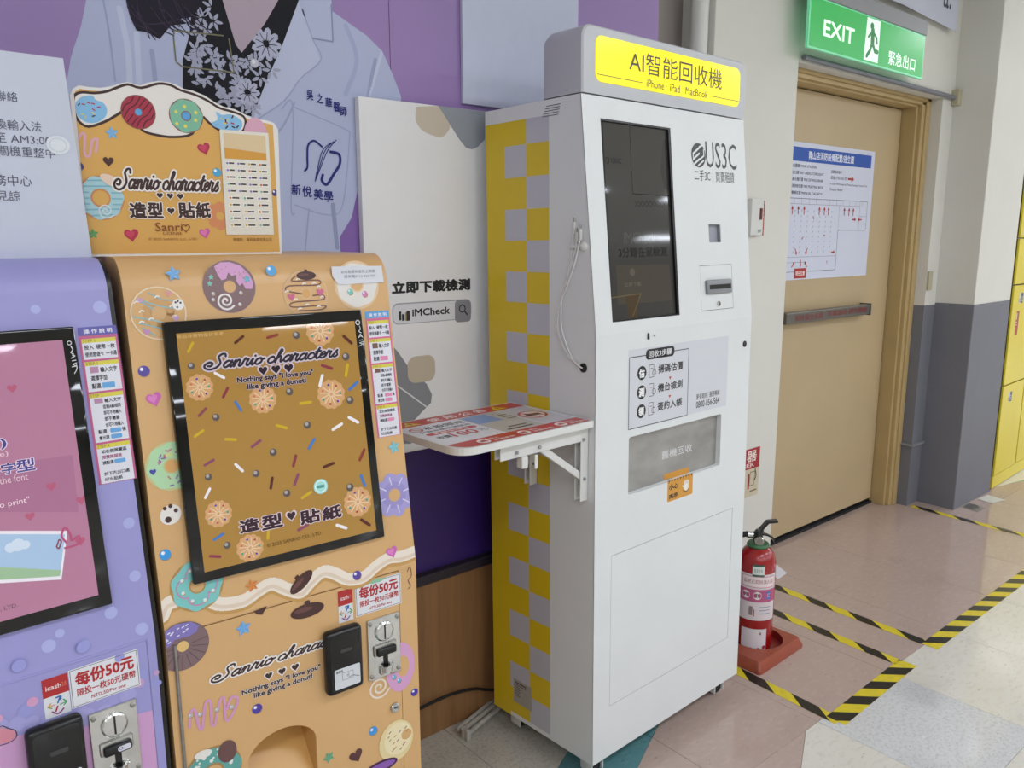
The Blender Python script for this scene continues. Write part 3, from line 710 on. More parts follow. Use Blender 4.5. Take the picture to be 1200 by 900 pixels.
# loft: front face, rim bevel, then back with rounded top-rear edge
def shrink(p,d): 
    cx=KW/2; cy=(HT-HZ)/2; return [(cx+(q[0]-cx)*(1-2*d/KW),(q[1]-0)*(1-d/(HT-HZ)) ) for q in p]
rings=[(shrink(outl,.004),0.0),(outl,-.004),(outl,-.120),(shrink(outl,.006),-.138),(shrink(outl,.020),-.150)]
n=len(outl); vs=[]; fs=[]
for pl,off in rings: vs+=[KH.pt(p[0],p[1],off) for p in pl]
for j in range(len(rings)-1):
    for i in range(n): fs.append((j*n+i,j*n+(i+1)%n,(j+1)*n+(i+1)%n,(j+1)*n+i))
fs.append(tuple(range(n))); fs.append(tuple(4*n+i for i in range(n))[::-1])
head=obj('header_box',hdr.add(vs,fs),HEADM,kio,smooth=35)
hs0=KH.px(697,90)[0]; hs1=KH.px(866,110)[0]; hy0=(KH.px(705,97)[1]+KH.px(860,124.5)[1])/2; hy1=(KH.px(705,42)[1]+KH.px(860,79.5)[1])/2
SG=[(hs0,hy0),(hs1,hy1)]
pn=obj('lit_panel',MB().plate(KH,rr(hs0,hy0,hs1,hy1,.022),th=.003,off=.002),mat('lit_yellow','#fff000',.2,emit=.35),head)
P=Pr(KH,.0026)
P.texta('AI智能回收機',hs0+(hs1-hs0)*.20,hy0+(hy1-hy0)*.36,hs0+(hs1-hs0)*.852,hy0+(hy1-hy0)*.86,'#4a4418',1,.0)
P.texta('iPhone · iPad · MacBook',hs0+(hs1-hs0)*.312,hy0+(hy1-hy0)*.08,hs0+(hs1-hs0)*.745,hy0+(hy1-hy0)*.26,'#5a5420',1,.0)
yl=hy0+(hy1-hy0)*.155
P.line([(hs0+.006,yl),(hs0+(hs1-hs0)*.285,yl)],.0016,'#6a6420',1,cap=False); P.line([(hs0+(hs1-hs0)*.77,yl),(hs1-.006,yl)],.0016,'#6a6420',1,cap=False)
P.obj('lettering',PRINT,pn)
# checker wrap on the side, printed
P=Pr(KS,.0003)
YE='#e0c21c'; GW='#c2c2cc'
cA0=-KD; cA1=-.335; cA2=-.25; cA3=-.165
P.at(); P.poly([(cA0,0),(cA1,0),(cA1,1.733),(cA0,1.733)],YE,0)
edges=[1.737,1.65,1.564,1.482,1.399,1.315,1.225,1.147]
step=(1.737-.147)/19
bs=[1.745-.0837*k-.07 for k in range(22)]
for k in range(-1,20):
    t=1.655-.0828*k+.005-.0-.07+.08; b_=t-.0828
    t=min(t,1.733); b_=max(b_,0.0)
    if t<=b_: continue
    t2=t+.0; 
    P.poly([(cA2,b_),(cA3,b_),(cA3,t),(cA2,t)],GW if k%2!=0 else YE,0)
    P.poly([(cA1,b_),(cA2,b_),(cA2,t),(cA1,t)],YE if k%2!=0 else GW,0)
P.obj('checker_wrap',PRINT,kio)
# ventilation slits
mb=MB(); q=KS.px(645,130)
for k in range(5): mb.box(q[0]-.030+.004*k,q[1]-.012+k*.006,-.001,q[0]+.028+.002*k,q[1]-.0105+k*.006,.0006,A=KS.A())
obj('vent_slits',mb,DARK,kio)
# rating label
q=KS.px(601,803); q2=KS.px(622,818)
mb=MB(); la=KS.px(602,790)[0]; lb=KS.px(623,815)[0]; ly1=KS.px(602,794)[1]; ly0=KS.px(602,821)[1]
P=Pr(KS,.0006); P.poly([(la,ly0),(lb,ly0),(lb,ly1),(la,ly1)],'#a8a39a',0)
for k in range(7): P.line([(la+.006,ly1-.010-k*.007),(la+(.055 if k in(0,1) else .03),ly1-.010-k*.007)],.0022 if k else .004,'#4d4740',1,cap=False)
P.obj('rating_label',PAPER,kio)
# casters
def caster(p,s=1,toward=None):
    x,y=p; e=MB().lathe([(.020,.0),(.020,.006),(.012,.012),(.012,.016)],(x,y,.068),(0,0,-1),16)
    e.box(x-.024,y-.026,.012,x-.019,y+.020,.055,bev=.002); e.box(x+.019,y-.026,.012,x+.024,y+.020,.055,bev=.002); e.box(x-.024,y-.012,.044,x+.024,y+.022,.058,bev=.003)
    c=obj('caster',e,WPL,kio,smooth=40)
    obj('wheel',MB().lathe([(.010,-.014),(.022,-.014),(.0245,-.009),(.0245,.009),(.022,.014),(.010,.014)],(x,y,.0245),(1,0,0),24),RUB,c,smooth=40)
    return c
for a,b in ((.055,.055),(KW-.055,.055),(.055,KD-.06),(KW-.055,KD-.06)):
    q=K(a,b,0); caster((q.x,q.y))
# charging cables on the side
def kpx(x,y,off=0): a,b=KS.px(x,y); return KS.pt(a,b,off)
gr=kpx(684,431); obj('cable_grommet',MB().lathe([(.012,0),(.012,.003),(.009,.005),(.004,.003),(0,.002)],gr,KS.n,20),BLACK,kio,smooth=40)
for k,(l,top) in enumerate((([(674.2,270),(673.5,290),(671,310),(663,345),(657,375),(658,392),(668,415),(678,427),(684,431)],(674,262)),([(678,278),(677.5,292),(675,305),(668,330),(661,355),(658,380),(662,400),(672,420),(684,431)],(678.5,274)),([(683,276),(681,292),(678,310),(668,340),(664,352),(663,380),(668,402),(676,422),(684,431)],(683.5,270)))):
    pts=smoothline([KS.px(*q) for q in l],6); p3=[KS.pt(p[0],p[1],.004+.010*math.sin(math.pi*i/(len(pts)-1))+.002*k) for i,p in enumerate(pts)]
    c=obj('charging_cable',MB().tube(p3,.0018,7),WPL,kio,smooth=60)
    q0=KS.px(*l[0]); q1=KS.px(*top)
    obj('cable_plug',MB().tube([KS.pt(q0[0],q0[1]-.012,.004+.002*k),KS.pt(q0[0],q0[1]-.008,.004+.002*k),KS.pt(q0[0],q1[1]+.004,.004+.002*k)],.0045,10,rs=[.0025,.0042,.0042]),WPL,c,smooth=40)
    obj('metal_tip',MB().tube([KS.pt(q0[0],q1[1]+.004,.004+.002*k),KS.pt(q0[0],q1[1]+.014,.004+.002*k)],.0024,8),CHROME,c,smooth=40)
mb=MB()
for x,y,r in ((671.5,289,.0065),(675,289,.0065),(679,289.5,.0075),(684.5,289,.012)):
    mb.lathe([(r,0),(r,.004),(r*.6,.009),(0,.010)],kpx(x,y),KS.n,16)
obj('cable_clip',mb,WPL,kio,smooth=40)
# folding shelf on the kiosk side
SZ=1.041; sh_top=SZ
so=Vector((P0.x,P0.y,0)); SF=Fr(so+Vector((0,0,SZ)),u,v0)
L0=SF.px(540,533); w1=SF.px(695,494); w0=SF.px(600,471)
sy0=.012; sy1=.325; sxa=-.435; sxb=-.006
rad=.05
outline=[(sxb,sy0),(sxb,sy1),]+[(sxa+.02-.02*math.sin(t),sy1-.02+.02*math.cos(t)) for t in [i*math.pi/8 for i in range(5)]]+[(sxa+rad-rad*math.cos(t),sy0+rad-rad*math.sin(t)) for t in [i*math.pi/14 for i in range(8)]]
outline=outline[::-1]
ar=sum(outline[i][0]*outline[(i+1)%len(outline)][1]-outline[(i+1)%len(outline)][0]*outline[i][1] for i in range(len(outline)))
if ar<0: outline=outline[::-1]
board=obj('folding_shelf',MB().plate(SF,outline,th=.017,off=0),mat('white_laminate','#dfe0dc',.35),kio,label='white folding shelf board with red printed notice')
P=Pr(SF,.0003)
RD='#c03a34'; W1=SF.px
xa,xb=sxa,sxb; ya,yb=sy0,sy1
def ins(o,d):
    cx=(xa+xb)/2; cy=(ya+yb)/2; return [(cx+(p[0]-cx)*(1-2*d/(xb-xa)),cy+(p[1]-cy)*(1-2*d/(yb-ya))) for p in o]
io=ins(outline,.006); P.at(); P.poly(io,'#e0e0e4',0)
top=clip(io,0,1,yb-.062); bot=clip(io,0,1,ya+.055,-1); P.poly(top,RD,1); P.poly(bot,RD,1)
P.texta('使 用 公 告',xa+.115,yb-.050,xb-.125,yb-.018,'#f2e4e0',2,.03)
for xx in (xa+.06,xb-.085): P.poly([(xx-.025,yb-.053),(xx+.025,yb-.053),(xx,yb-.012)],'#e2b83a',2); P.line([(xx,yb-.045),(xx,yb-.028)],.004,'#5a3a18',3)
m1=xa+.185
P.line(circ(xa+.035,yb-.098,.016,18),.004,'#b8453f',2,closed=True); P.line([(xa+.024,yb-.088),(xa+.046,yb-.108)],.004,'#b8453f',2)
P.texta('私設限用',xa+.058,yb-.112,m1-.008,yb-.083,'#3a3a44',2,.02); P.texta('只限本機檢測使用',xa+.025,yb-.137,m1-.01,yb-.12,'#4a4a54',2,.01)
P.poly(rr(xa+.025,yb-.166,m1-.012,yb-.145,.010),RD,2); P.texta('違規使用者',xa+.045,yb-.162,m1-.035,yb-.149,'#f2e4e0',3,.02)
P.texta('收費',xa+.028,yb-.205,xa+.066,yb-.182,'#2e2e38',2,.02); P.texta('100',xa+.070,yb-.212,xa+.145,yb-.172,RD,2,.03); P.texta('元',xa+.152,yb-.205,xa+.175,yb-.182,'#2e2e38',2)
P.poly([(m1,ya+.055),(xb-.115,ya+.055),(xb-.115,yb-.064),(m1,yb-.064)],'#bcb9b4',1); P.poly([(m1+.004,yb-.15),(m1+.085,yb-.15),(m1+.085,yb-.072),(m1+.004,yb-.072)],'#7f9cc9',2)
P.texta('QC LAB',m1+.095,yb-.092,xb-.13,yb-.076,'#3d3b39',2,.01) if False else P.line([(m1+.10,yb-.085),(xb-.14,yb-.085)],.008,'#55524e',2,cap=False)
for k in range(3): P.line([(m1+.10,yb-.108-k*.02),(m1+.13,yb-.108-k*.02)],.007,'#55524e',2,cap=False)
P.line([(m1+.02,ya+.075),(xb-.14,ya+.075)],.009,'#45423e',2,cap=False); P.line([(m1+.04,ya+.095),(m1+.1,ya+.095)],.008,'#45423e',2,cap=False)
P.poly([(xb-.112,ya+.055),(xb-.012,ya+.055),(xb-.012,yb-.064),(xb-.112,yb-.064)],'#c4c2c8',1)
P.at(ab=(xb-.064,(ya+yb)/2),r=.04); P.poly(circ(0,0,1,28),RD,2); P.poly(circ(0,0,.84,28),'#d9d2cf',3); P.poly([(-.6,-.3),(.5,-.35),(.6,.1),(-.5,.35)],'#3b2f2e',4); P.line([(-.6,.6),(.6,-.6)],.14,RD,5); P.at()
for k in range(3):
    xx=xa+.09+k*.125; yy=ya+.028; P.poly(circ(xx,yy,.017,18),'#f0e6e2',2); P.poly([(xx-.010,yy-.006),(xx+.010,yy-.006),(xx+.006,yy+.008),(xx-.008,yy+.006)],RD,3); P.texta('禁止',xx+.024,yy+.002,xx+.052,yy+.014,'#f0e6e2',2,.02); P.texta('放置重物',xx+.024,yy-.014,xx+.088,yy-.002,'#f0e6e2',2,.02)
P.obj('printed_notice',PRINT,board)
# brackets (two) : wall arm, top rail, diagonal strut
SA=(so,u,v0,Vector((0,0,1)))
for yy in (.045,.235):
    mb=MB()
    mb.box(-.028,yy-.012,.825,-.003,yy-.008,1.02,A=SA,bev=.0015).box(-.028,yy+.008,.825,-.003,yy+.012,1.02,A=SA,bev=.0015).box(-.006,yy-.012,.825,-.002,yy+.012,1.02,A=SA)
    mb.box(-.30,yy-.011,.985,-.01,yy-.008,1.023,A=SA,bev=.001).box(-.30,yy+.008,.985,-.01,yy+.011,1.023,A=SA,bev=.001).box(-.30,yy-.011,1.019,-.01,yy+.011,1.023,A=SA)
    b=obj('shelf_bracket',mb,WPL,board)
    dz=Vector((0,0,1))
    s_=so+v0*yy; A1=s_+u*(-.012)+dz*.885; A2=s_+u*(-.175)+dz*1.0
    d=(A2-A1).normalized(); nn=v0.cross(d)
    mb=MB().box(0,-.007,-.009,(A2-A1).length,.007,.009,A=(A1,d,v0,nn),bev=.002)
    obj('diagonal_strut',mb,WPL,board)
    for a,z in ((-.015,.885),(-.175,.998),(-.02,.99),(-.25,.998)): obj('bolt',MB().lathe([(.0045,0),(.0045,.003),(0,.004)],s_+u*a+dz*z-v0*.012,-v0,10),GREYP,board)
mb=MB().box(-.235,.03,.955,-.215,.05,.985,A=SA,bev=.002).box(-.20,.022,.95,-.19,.026,.985,A=SA,bev=.002)
obj('release_lever',mb,WPL,board)
# black power cord and bracket behind the kiosk
q=[(0.90,1.80,.02),(1.0,1.842,.10),(1.15,1.848,.115),(1.28,1.85,.118),(1.38,1.852,.10),(1.44,1.85,.075),(1.56,1.80,.05)]
def sm3(p,k=6):
    xy=smoothline([(a[0],a[1]) for a in p],k); xz=smoothline([(a[0],a[2]) for a in p],k); return [Vector((a[0],a[1],b[1])) for a,b in zip(xy,xz)]
obj('power_cord',MB().tube(sm3(q),.0045,8),RUB,smooth=60,label='black power cord strung along the wood dado behind the kiosk',cat='cord')
mb=MB()
for off in (0,.022,.040): mb.box(0,-.006+off,.012,.26,.006+off,.024,A=(Vector((1.30,1.775,0)),Vector((.96,.28,0)),Vector((-.28,.96,0)),Vector((0,0,1))),bev=.003)
mb.lathe([(.012,0),(.012,.03)],(1.30,1.79,0),(0,0,1),12); mb.box(1.29,1.765,.0,1.305,1.78,.035,bev=.003); mb.box(1.44,1.83,0,1.46,1.845,.02)
obj('cable_trunking',mb,mat('dirty_white','#b3b0a6',.5,noise=.1,scale=30),smooth=35,label='grubby white plastic trunking on the floor behind the kiosk',cat='trunking')
# ------------------------------------------------------------------ sticker machines
def machine(name,o,ang,width,m,label,trimblack):
    a=Vector((math.cos(ang),math.sin(ang),0)); v=Vector((-math.sin(ang),math.cos(ang),0)); z=Vector((0,0,1))
    A=(Vector((o.x,o.y,0)),a,v,z)
    KZ=.891; dy,dz=.0795,.532
    SL=Fr(A[0]+z*KZ,a,(v*dy+z*dz)); ll=math.hypot(dy,dz)
    LF=Fr(A[0],a,z)
    root=empty(name,A[0]-a*width/2+v*.2,label,'sticker machine','sticker vending machines')
    s=dy/dz; ty=dy; tz=KZ+dz
    arc=[(ty,tz)]; 
    # tangent arc to flat top
    phi=math.atan(s); rad=.055
    cx=ty+rad*math.cos(phi); cz=tz-rad*math.sin(phi)*1.0
    arc=[(cx-rad*math.cos(t),cz+rad*math.sin(t)) for t in [phi*1.0+(math.pi/2-phi)*i/7 for i in range(8)]]
    top=arc[-1][1]
    prof=[(0,.04),(0,KZ)]+arc+[(.42,top),(.42,.04)]
    body=obj('body',MB().prism(prof,A,-width,0,skip=(0,1)),m,root,smooth=30)
    if trimblack:
        obj('side_trim',MB().prism([(p[0]+.002,p[1]-.002) for p in prof],A,0,.007),BLACK,root,smooth=30)
    for fx in (-width+.05,-.05):
        for fy in (.06,.36): obj('foot',MB().lathe([(.02,0),(.02,.01),(.008,.012),(.008,.042)],A[0]+a*fx+v*fy,(0,0,1),14),RUB,root,smooth=40)
    return root,A,SL,LF,ll,KZ,top
D=1.25
mvn=Vector((-math.sin(MY),math.cos(MY),0))
d=ray(487.3,660); OP=CAM+d*(D/mvn.dot(d))
om,OA,OSL,OLF,OLL,KZ,OTOP=machine('sticker_machine',OP,MY,.452,ORG,'apricot orange sticker vending machine printed with donuts',False)
d=ray(187.2,743.3); PP=CAM+d*(1.225/v0.dot(d)); PP=PP-u*.007
pm,PA,PSL,PLF,PLL,_,PTOP=machine('sticker_machine',PP,KY,.452,LAV,'lavender and pink sticker vending machine at the left edge',True)
MW=.452
# --- decal vocabulary
def ball(P,x,y,r,c,L=2):
    P.at(x+.6,y+.8,r); P.poly(circ(),'#b98f4e',L-1); P.at(x,y,r); P.poly(circ(),c,L); P.poly(circ(-.35,.38,.32,12),'#f1f3fa',L+1); P.at()
def hrt(P,x,y,r,c,L=2,rot=0,c2=None):
    P.at(x,y,r,rot); P.poly(heart(),c,L)
    if c2: P.poly(heart(-.15,.1,.6),c2,L+1)
    P.at()
def str_(P,x,y,r,c,c2,L=2,rot=0):
    P.at(x,y,r,rot); P.poly(star(k=.52),c,L)
    for i in range(5):
        t=math.pi/2+i*2*math.pi/5; t2=t+math.pi/5
        P.poly([(0,0),(math.cos(t),math.sin(t)),(.52*math.cos(t2),.52*math.sin(t2))],c2,L+1)
    P.at()
def spiral(P,x,y,r,c,w_=.2,L=4,turn=2.2,rot=0):
    P.at(x,y,r,rot); P.line([((.12+.88*i/26)*math.cos(i/26*turn*2*math.pi),(.12+.88*i/26)*math.sin(i/26*turn*2*math.pi)) for i in range(27)],w_,c,L); P.at()
def donut(P,x,y,r,ring,ice,hole,L=2,spr=(),n=18,seed=1,rot=0,wavy=.05,hr=.24,icer=.9):
    q=random.Random(seed); P.at(x,y,r,rot)
    P.poly(circ(0,0,1,32),ring,L)
    P.poly([(icer*(1+wavy*math.sin(7*t+seed))*math.cos(t),icer*(1+wavy*math.sin(7*t+seed))*math.sin(t)) for t in [i*2*math.pi/42 for i in range(42)]],ice,L+1)
    P.poly(circ(0,0,hr*1.25,20),ring,L+2); P.poly(circ(0,0,hr,20),hole,L+3)
    for k in range(n if spr else 0):
        t=q.uniform(0,6.28); d=q.uniform(.42,.8); a=q.uniform(0,3.14); px,py=d*math.cos(t),d*math.sin(t)
        P.line([(px-.06*math.cos(a),py-.06*math.sin(a)),(px+.06*math.cos(a),py+.06*math.sin(a))],.06,q.choice(spr),L+4)
    P.at()
def zigzag(P,x,y,r,c,w_,L,rot=0,rows=4,amp=.8):
    P.at(x,y,r,rot); pts=[]
    for k in range(rows+1): pts.append(((-1 if k%2 else 1)*amp*math.sqrt(max(.1,1-((k/rows)*1.6-.8)**2)),.8-1.6*k/rows))
    P.line(pts,w_,c,L,sm=5); P.at()
def beret(P,x,y,r,rot=0,L=4):
    P.at(x,y,r,rot); P.poly(circ(0,0,1,22,.42),'#4a2b28',L); P.poly(circ(-.25,.1,.55,16,.14),'#6a4440',L+1); P.poly(rr(-.16,.3,.16,.6,.08),'#4a2b28',L); P.at()
APR='#d8ad76'
# --- orange machine: sloped upper face
obj('upper_face',MB().plate(OSL,[(-MW,0),(0,0),(0,OLL),(-MW,OLL)],th=.003),ORG,om)
P=Pr(OSL,.0003); F=OSL; P.cx=(-MW,0)
donut(P,186,367,33,'#d9b583','#d9ad74','#d7a863',2,hr=.22,wavy=0,icer=.93)
P.at(186,367,33); P.line(circ(0,0,.985,36),.045,'#efd9b8',6,closed=True); P.line(circ(0,0,.42,24),.3,'#cfa066',6,closed=True); P.poly(circ(0,0,.24,18),APR,7); P.at()
for k,l in enumerate(((( -.62,.62),(.1,.25),(.75,.05)),((-.62,.62),(-.15,.15)),((-.2,.8),(.2,.5),(.6,.4)),((-.9,.0),(-.2,-.25),(.3,-.5)),((-.8,-.25),(-.1,-.55),(.1,-.75)),((-.7,-.45),(-.3,-.8)))):
    P.at(186,367,33,.1); P.line(list(l),.05,'#8fb9bd',7,sm=4); P.at()
for a,b,t in ((-.75,.45,.2),(0,.62,.5),(.5,.25,.3),(-.6,.1,1.8),(.55,-.15,.4),(-.65,-.3,.4),(-.3,-.2,0)):
    P.at(186,367,33); P.line([(a-.08,b-.03),(a,b+.03),(a+.08,b)],.05,'#efe9e2',8,sm=3); P.at()
hrt(P,164,352,4,'#c9a0c9',8); hrt(P,197,344,4,'#dc9c98',8); hrt(P,206,373,4,'#c9a0c9',8); hrt(P,172,389,4,'#c98fc0',8)
P.at(208.5,357,7); P.poly(circ(0,0,1,18),'#efece6',9)
for a,b in ((-.4,.4),(0,.6),(.42,.3),(-.2,-.45)): P.poly(circ(a,b,.19,10),'#3b302e',10)
P.at()
str_(P,203,321,10,'#7fb4e0','#6aa5da',3,.15)
donut(P,269,336,31,'#8c6e70','#84686a',APR,2,hr=.23,wavy=0,icer=.96)
P.at(269,336,31); P.poly([(-.5,.78),(-.25,.93),(.1,.93),(.5,.78),(.8,.45),(.93,.1),(.85,-.12),(.6,-.1),(.5,.12),(.38,.02),(.28,.2),(.3,.45),(.12,.4),(0,.55),(-.1,.3),(-.28,.25),(-.4,.45)],'#d6a0cc',4); P.at()
P.at(269,336,31)
for k in range(16): t=R.uniform(.2,2.2); dd=R.uniform(.6,.85); P.poly(circ(dd*math.cos(t),dd*math.sin(t),.025,6),'#b9905a',6)
P.at()
str_(P,289,327,5,'#7cc0d6','#69b0c8',6); str_(P,247,325,3.6,'#8fcfc0','#7cc0b0',6); str_(P,245.5,332.5,3.6,'#8fcfc0','#7cc0b0',6)
spiral(P,264.5,352.5,11,'#ece7e4',.2,6,1.9,0)
for x,y in ((249.5,344),(249.5,351),(282,343),(281,356.5)): ball(P,x,y,2,'#c9c4c6',6)
ball(P,317.5,317,6,'#5aa9e0',3)
donut(P,358.5,344,26,'#dcb890','#dcb07a','#dda866',2,hr=.2,wavy=0,icer=.95)
P.at(358.5,344,26); P.line([(-.4,.75),(-.55,.55),(.6,.55),(.55,.35),(-.7,.35),(-.85,.15),(-.2,.0)],.055,'#7b5347',7,sm=5); P.line([(.3,-.1),(.75,-.1),(.7,-.3),(-.6,-.35),(-.65,-.55),(.75,-.55),(.6,-.72),(-.4,-.72)],.055,'#7b5347',7,sm=5)
for a,b in ((-.3,.6),(-.05,.4),(.4,.4),(-.85,.1),(.6,.25),(-.5,-.25),(.7,-.2),(0,-.5),(.5,-.6),(-.35,-.65)): P.line([(a-.07,b),(a,b+.05),(a+.07,b+.02)],.055,'#efe9e2',8,sm=3)
P.at(); hrt(P,341,348,4.5,'#cf6a8c',8); hrt(P,375,342.5,4.5,'#cf6a8c',8); beret(P,358.5,323,11.5,0,8)
donut(P,418,334,26,'#e3c49c','#e4dfd8',APR,2,hr=.24,wavy=.03,icer=.9)
ball(P,410,342,3.2,'#7fc4b4',8); ball(P,427,344.5,3.2,'#d481b8',8)
# left column
ball(P,168.5,435,7,'#5c4aa0',3); hrt(P,180.5,467.5,9.5,'#d46ab4',3,.2,'#df86c6')
donut(P,201,546,31,'#c9c88e','#b5dcae','#dca866',2,('#c77f8a','#e4d98a','#8a6fb0','#e9f0dc'),26,4,hr=.26,icer=.93); hrt(P,179,553,4,'#4d4da8',8)
P.at(200,603,13.5,.6); P.poly(circ(0,0,1,24,.9),'#ece6df',3); P.at()
for a,b,r in ((193,596,2.4),(199.5,593,2.6),(206,598,2.6),(197,609,4)): P.at(a,b,r); P.poly(circ(0,0,1,14),'#4a2f2b',4); P.at()
ball(P,193.5,650,7,'#3f9be0',3)
# right column below the instruction strip
str_(P,461.5,524,7.5,'#8fccd2','#7abcc6',3,.2)
P.at(462,580,23); 
for k in range(8): t=k*math.pi/4+.2; P.poly(circ(.68*math.cos(t),.68*math.sin(t),.36,14),'#a9a0d6',3); P.line([(.5*math.cos(t),.5*math.sin(t)),(.85*math.cos(t),.85*math.sin(t))],.06,'#d9d4ee',5)
P.poly(circ(0,0,.62,20),'#9d94cc',4); P.poly(circ(0,0,.3,16),APR,6); P.at()
# bottom band: turquoise donut, cream ribbon
RB=[(190,722),(196,708),(210,702),(222,692),(240,700),(258,708),(285,704),(300,694),(318,684),(335,690),(352,694),(362,684),(378,670),(392,672),(408,679),(426,676),(440,664),(455,654),(470,652),(486,646)]
P.pxline([(x,y+4) for x,y in RB],.022,'#c79a5a',2,sm=4,cap=True); P.pxline(RB,.022,'#efe3d3',3,sm=4,cap=True); P.pxline([(x,y+3) for x,y in RB],.006,'#e2cfba',4,sm=4,cap=True)
donut(P,231,686,32,'#b58f55','#7fc9c4',APR,6,hr=.25,icer=.95); P.at(231,686,32,0); P.line([(.65*math.cos(t)+.12*math.cos(5*t),.65*math.sin(t)+.12*math.sin(5*t)) for t in [i*6.283/60 for i in range(61)]],.05,'#c98fb8',11); P.at()
for k in range(8): t=k*.785+.3; x,y=231+19*math.cos(t),686+19*math.sin(t); ball(P,x,y,2.2,'#dfe8e4',12)
str_(P,295,686,8.5,'#e0904e','#d0803e',6,.2); beret(P,353,682,17,.62,6); ball(P,418,674,5,'#5c4aa0',6); hrt(P,459,646.5,6.5,'#d06ab8',6,.2,'#df86c6')
P.obj('printed_artwork',PRINT,om)
# --- orange lower front panel with arched opening
ax0=OLF.px(280,898); ax1=OLF.px(378,860)
acx=OLF.px(331,870)[0]; aw=.062; azb=.55; azt=OLF.px(345,848)[1]
OPEN=[(acx-aw,azb-.03),(acx+aw,azb-.03),(acx+aw,azt-.045)]+[(acx+aw*math.cos(t),azt-.045+.045*math.sin(t)) for t in [i*math.pi/16 for i in range(1,16)]]+[(acx-aw,azt-.045)]
lx0,lx1=-MW+.012,-.012
GAP=.0015
# frame of body around door then the door plate with arch
dx=OLF.px(470,790)[0]; dxl=OLF.px(208,790)[0]
obj('front_frame',MB().plate(OLF,[(-MW,.04),(0,.04),(0,KZ),(-MW,KZ)],[[(dxl-GAP,.09),(dx+GAP,.09),(dx+GAP,KZ-.004),(dxl-GAP,KZ-.004)]],th=.003),ORG,om)
door=obj('front_door',MB().plate(OLF,[(dxl,.092),(dx,.092),(dx,KZ-.006),(dxl,KZ-.006)],[OPEN],th=.005,off=.0008),ORG,om)
n=len(OPEN)
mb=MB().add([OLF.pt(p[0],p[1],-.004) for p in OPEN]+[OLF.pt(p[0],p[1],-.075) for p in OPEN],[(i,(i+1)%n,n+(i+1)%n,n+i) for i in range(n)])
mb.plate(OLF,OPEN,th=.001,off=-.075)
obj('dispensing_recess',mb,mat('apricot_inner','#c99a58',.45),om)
rzb=OLF.px(331,880)[1]
obj('recess_ramp',MB().add([OLF.pt(acx-aw,azt-.052,-.074),OLF.pt(acx+aw,azt-.052,-.074),OLF.pt(acx+aw,azb-.02,-.006),OLF.pt(acx-aw,azb-.02,-.006)],[(0,1,2,3)]),mat('apricot_ramp','#d8a860',.35),om)
obj('body_backing',MB().plate(OLF,[(-MW+.006,.05),(acx-aw-.001,.05),(acx-aw-.001,KZ-.01),(-MW+.006,KZ-.01)],th=.001,off=-.008).plate(OLF,[(acx+aw+.001,.05),(-.006,.05),(-.006,KZ-.01),(acx+aw+.001,KZ-.01)],th=.001,off=-.008).plate(OLF,[(acx-aw,azt+.002),(acx+aw,azt+.002),(acx+aw,KZ-.01),(acx-aw,KZ-.01)],th=.001,off=-.008),DARK,om)
hz=OLF.px(208,745); mb=MB()
a=OLF.px(208,743)[0]-.002
mb.lathe([(.0028,0),(.0028,.55)],OLF.pt(dxl-.001,.32,.0025),(0,0,1),10)
obj('piano_hinge',mb,STEEL,om,smooth=40)
P=Pr(OLF,.0012); P.cx=(-MW,-.001)
cursive(P,'Sanrio characters',(249,812),(400,752),'#3a211f','#efe9e4',6) if False else None
cursive(P,'Sanrio characters',(246,801),(413,733),'#3a211f','#efe9e4',6)
for x,y in ((314.5,791),(330,786),(345.5,781)): P.at(x,y,6); P.poly(heart(),'#efe9e4',6); P.at(x,y,4.3); P.poly(heart(),'#3a211f',7); P.at()
P.text('Nothing says "I love you"',283,810.5,375.5,789,'#3a211f',7,.03,outline='#efe9e4',ow=.06) if False else None
def along(P,t,bl,br,h,col,L,bold,out=None):
    a=P.F.px(*bl); b=P.F.px(*br); P.texta(t,a[0],(a[1]+b[1])/2,b[0],(a[1]+b[1])/2+h,col,L,bold,outline=out,ow=.05)
along(P,'Nothing says "I love you"',(283,815),(375.5,786),.0125,'#3a211f',7,.06,'#efe9e4')
along(P,'like giving a donut!',(297,818),(366,797),.0125,'#3a211f',7,.06,'#efe9e4')
str_(P,285,736,10,'#7ab4e8','#66a4de',4,.1)
donut(P,214,757,32,'#7c6468','#82696b','#e6c07a',2,hr=.22,wavy=0,icer=.97)
P.at(214,757,32,-.2)
for k in range(10): t=-2.9+k*.36; P.line([(.35*math.cos(t),.35*math.sin(t)),(.95*math.cos(t),.95*math.sin(t))],.03,'#5f4a4e',6)
P.poly([(-1,.15),(-.8,.65),(-.4,.92),(.2,.98),(.5,.8),(.45,.55),(.2,.4),(-.1,.35),(-.35,.3),(-.5,.05),(-.75,-.05)],'#8478bc',7)
for k in range(14): t=R.uniform(1.3,3.0); dd=R.uniform(.5,.9); P.line([(dd*math.cos(t),dd*math.sin(t)),(dd*math.cos(t)+.06,dd*math.sin(t)+.04)],.05,'#e6e2f2',8)
P.at(); 
P.pxline([(222,852),(223,835),(228,832),(233,852),(237,852),(240,825),(246,822),(248,848),(252,846),(257,822),(262,818),(264,842),(270,840),(278,822),(276,816),(270,818),(266,830)],.0042,'#d79ac6',4,sm=5,cap=True)
for x,y in ((223,838),(234,836.5),(254,831),(271,828)): ball(P,x,y,2.8,'#b9bcc4',6)
ball(P,301,830,6,'#4b3aa0',4)
beret(P,360,715,20,0,4); P.at(305,716,8); P.poly([(-1,.3),(1,.55),(.2,-.6),(-.6,-.3)],'#4a2b28',4); P.at()
P.pxp([(425,683),(440,678),(452,676),(446,681),(435,684)],'#8fc4a2',4)
donut(P,250,905,35,'#a98752','#5fa79e',APR,2,hr=.3,icer=.96); P.at(250,905,35)
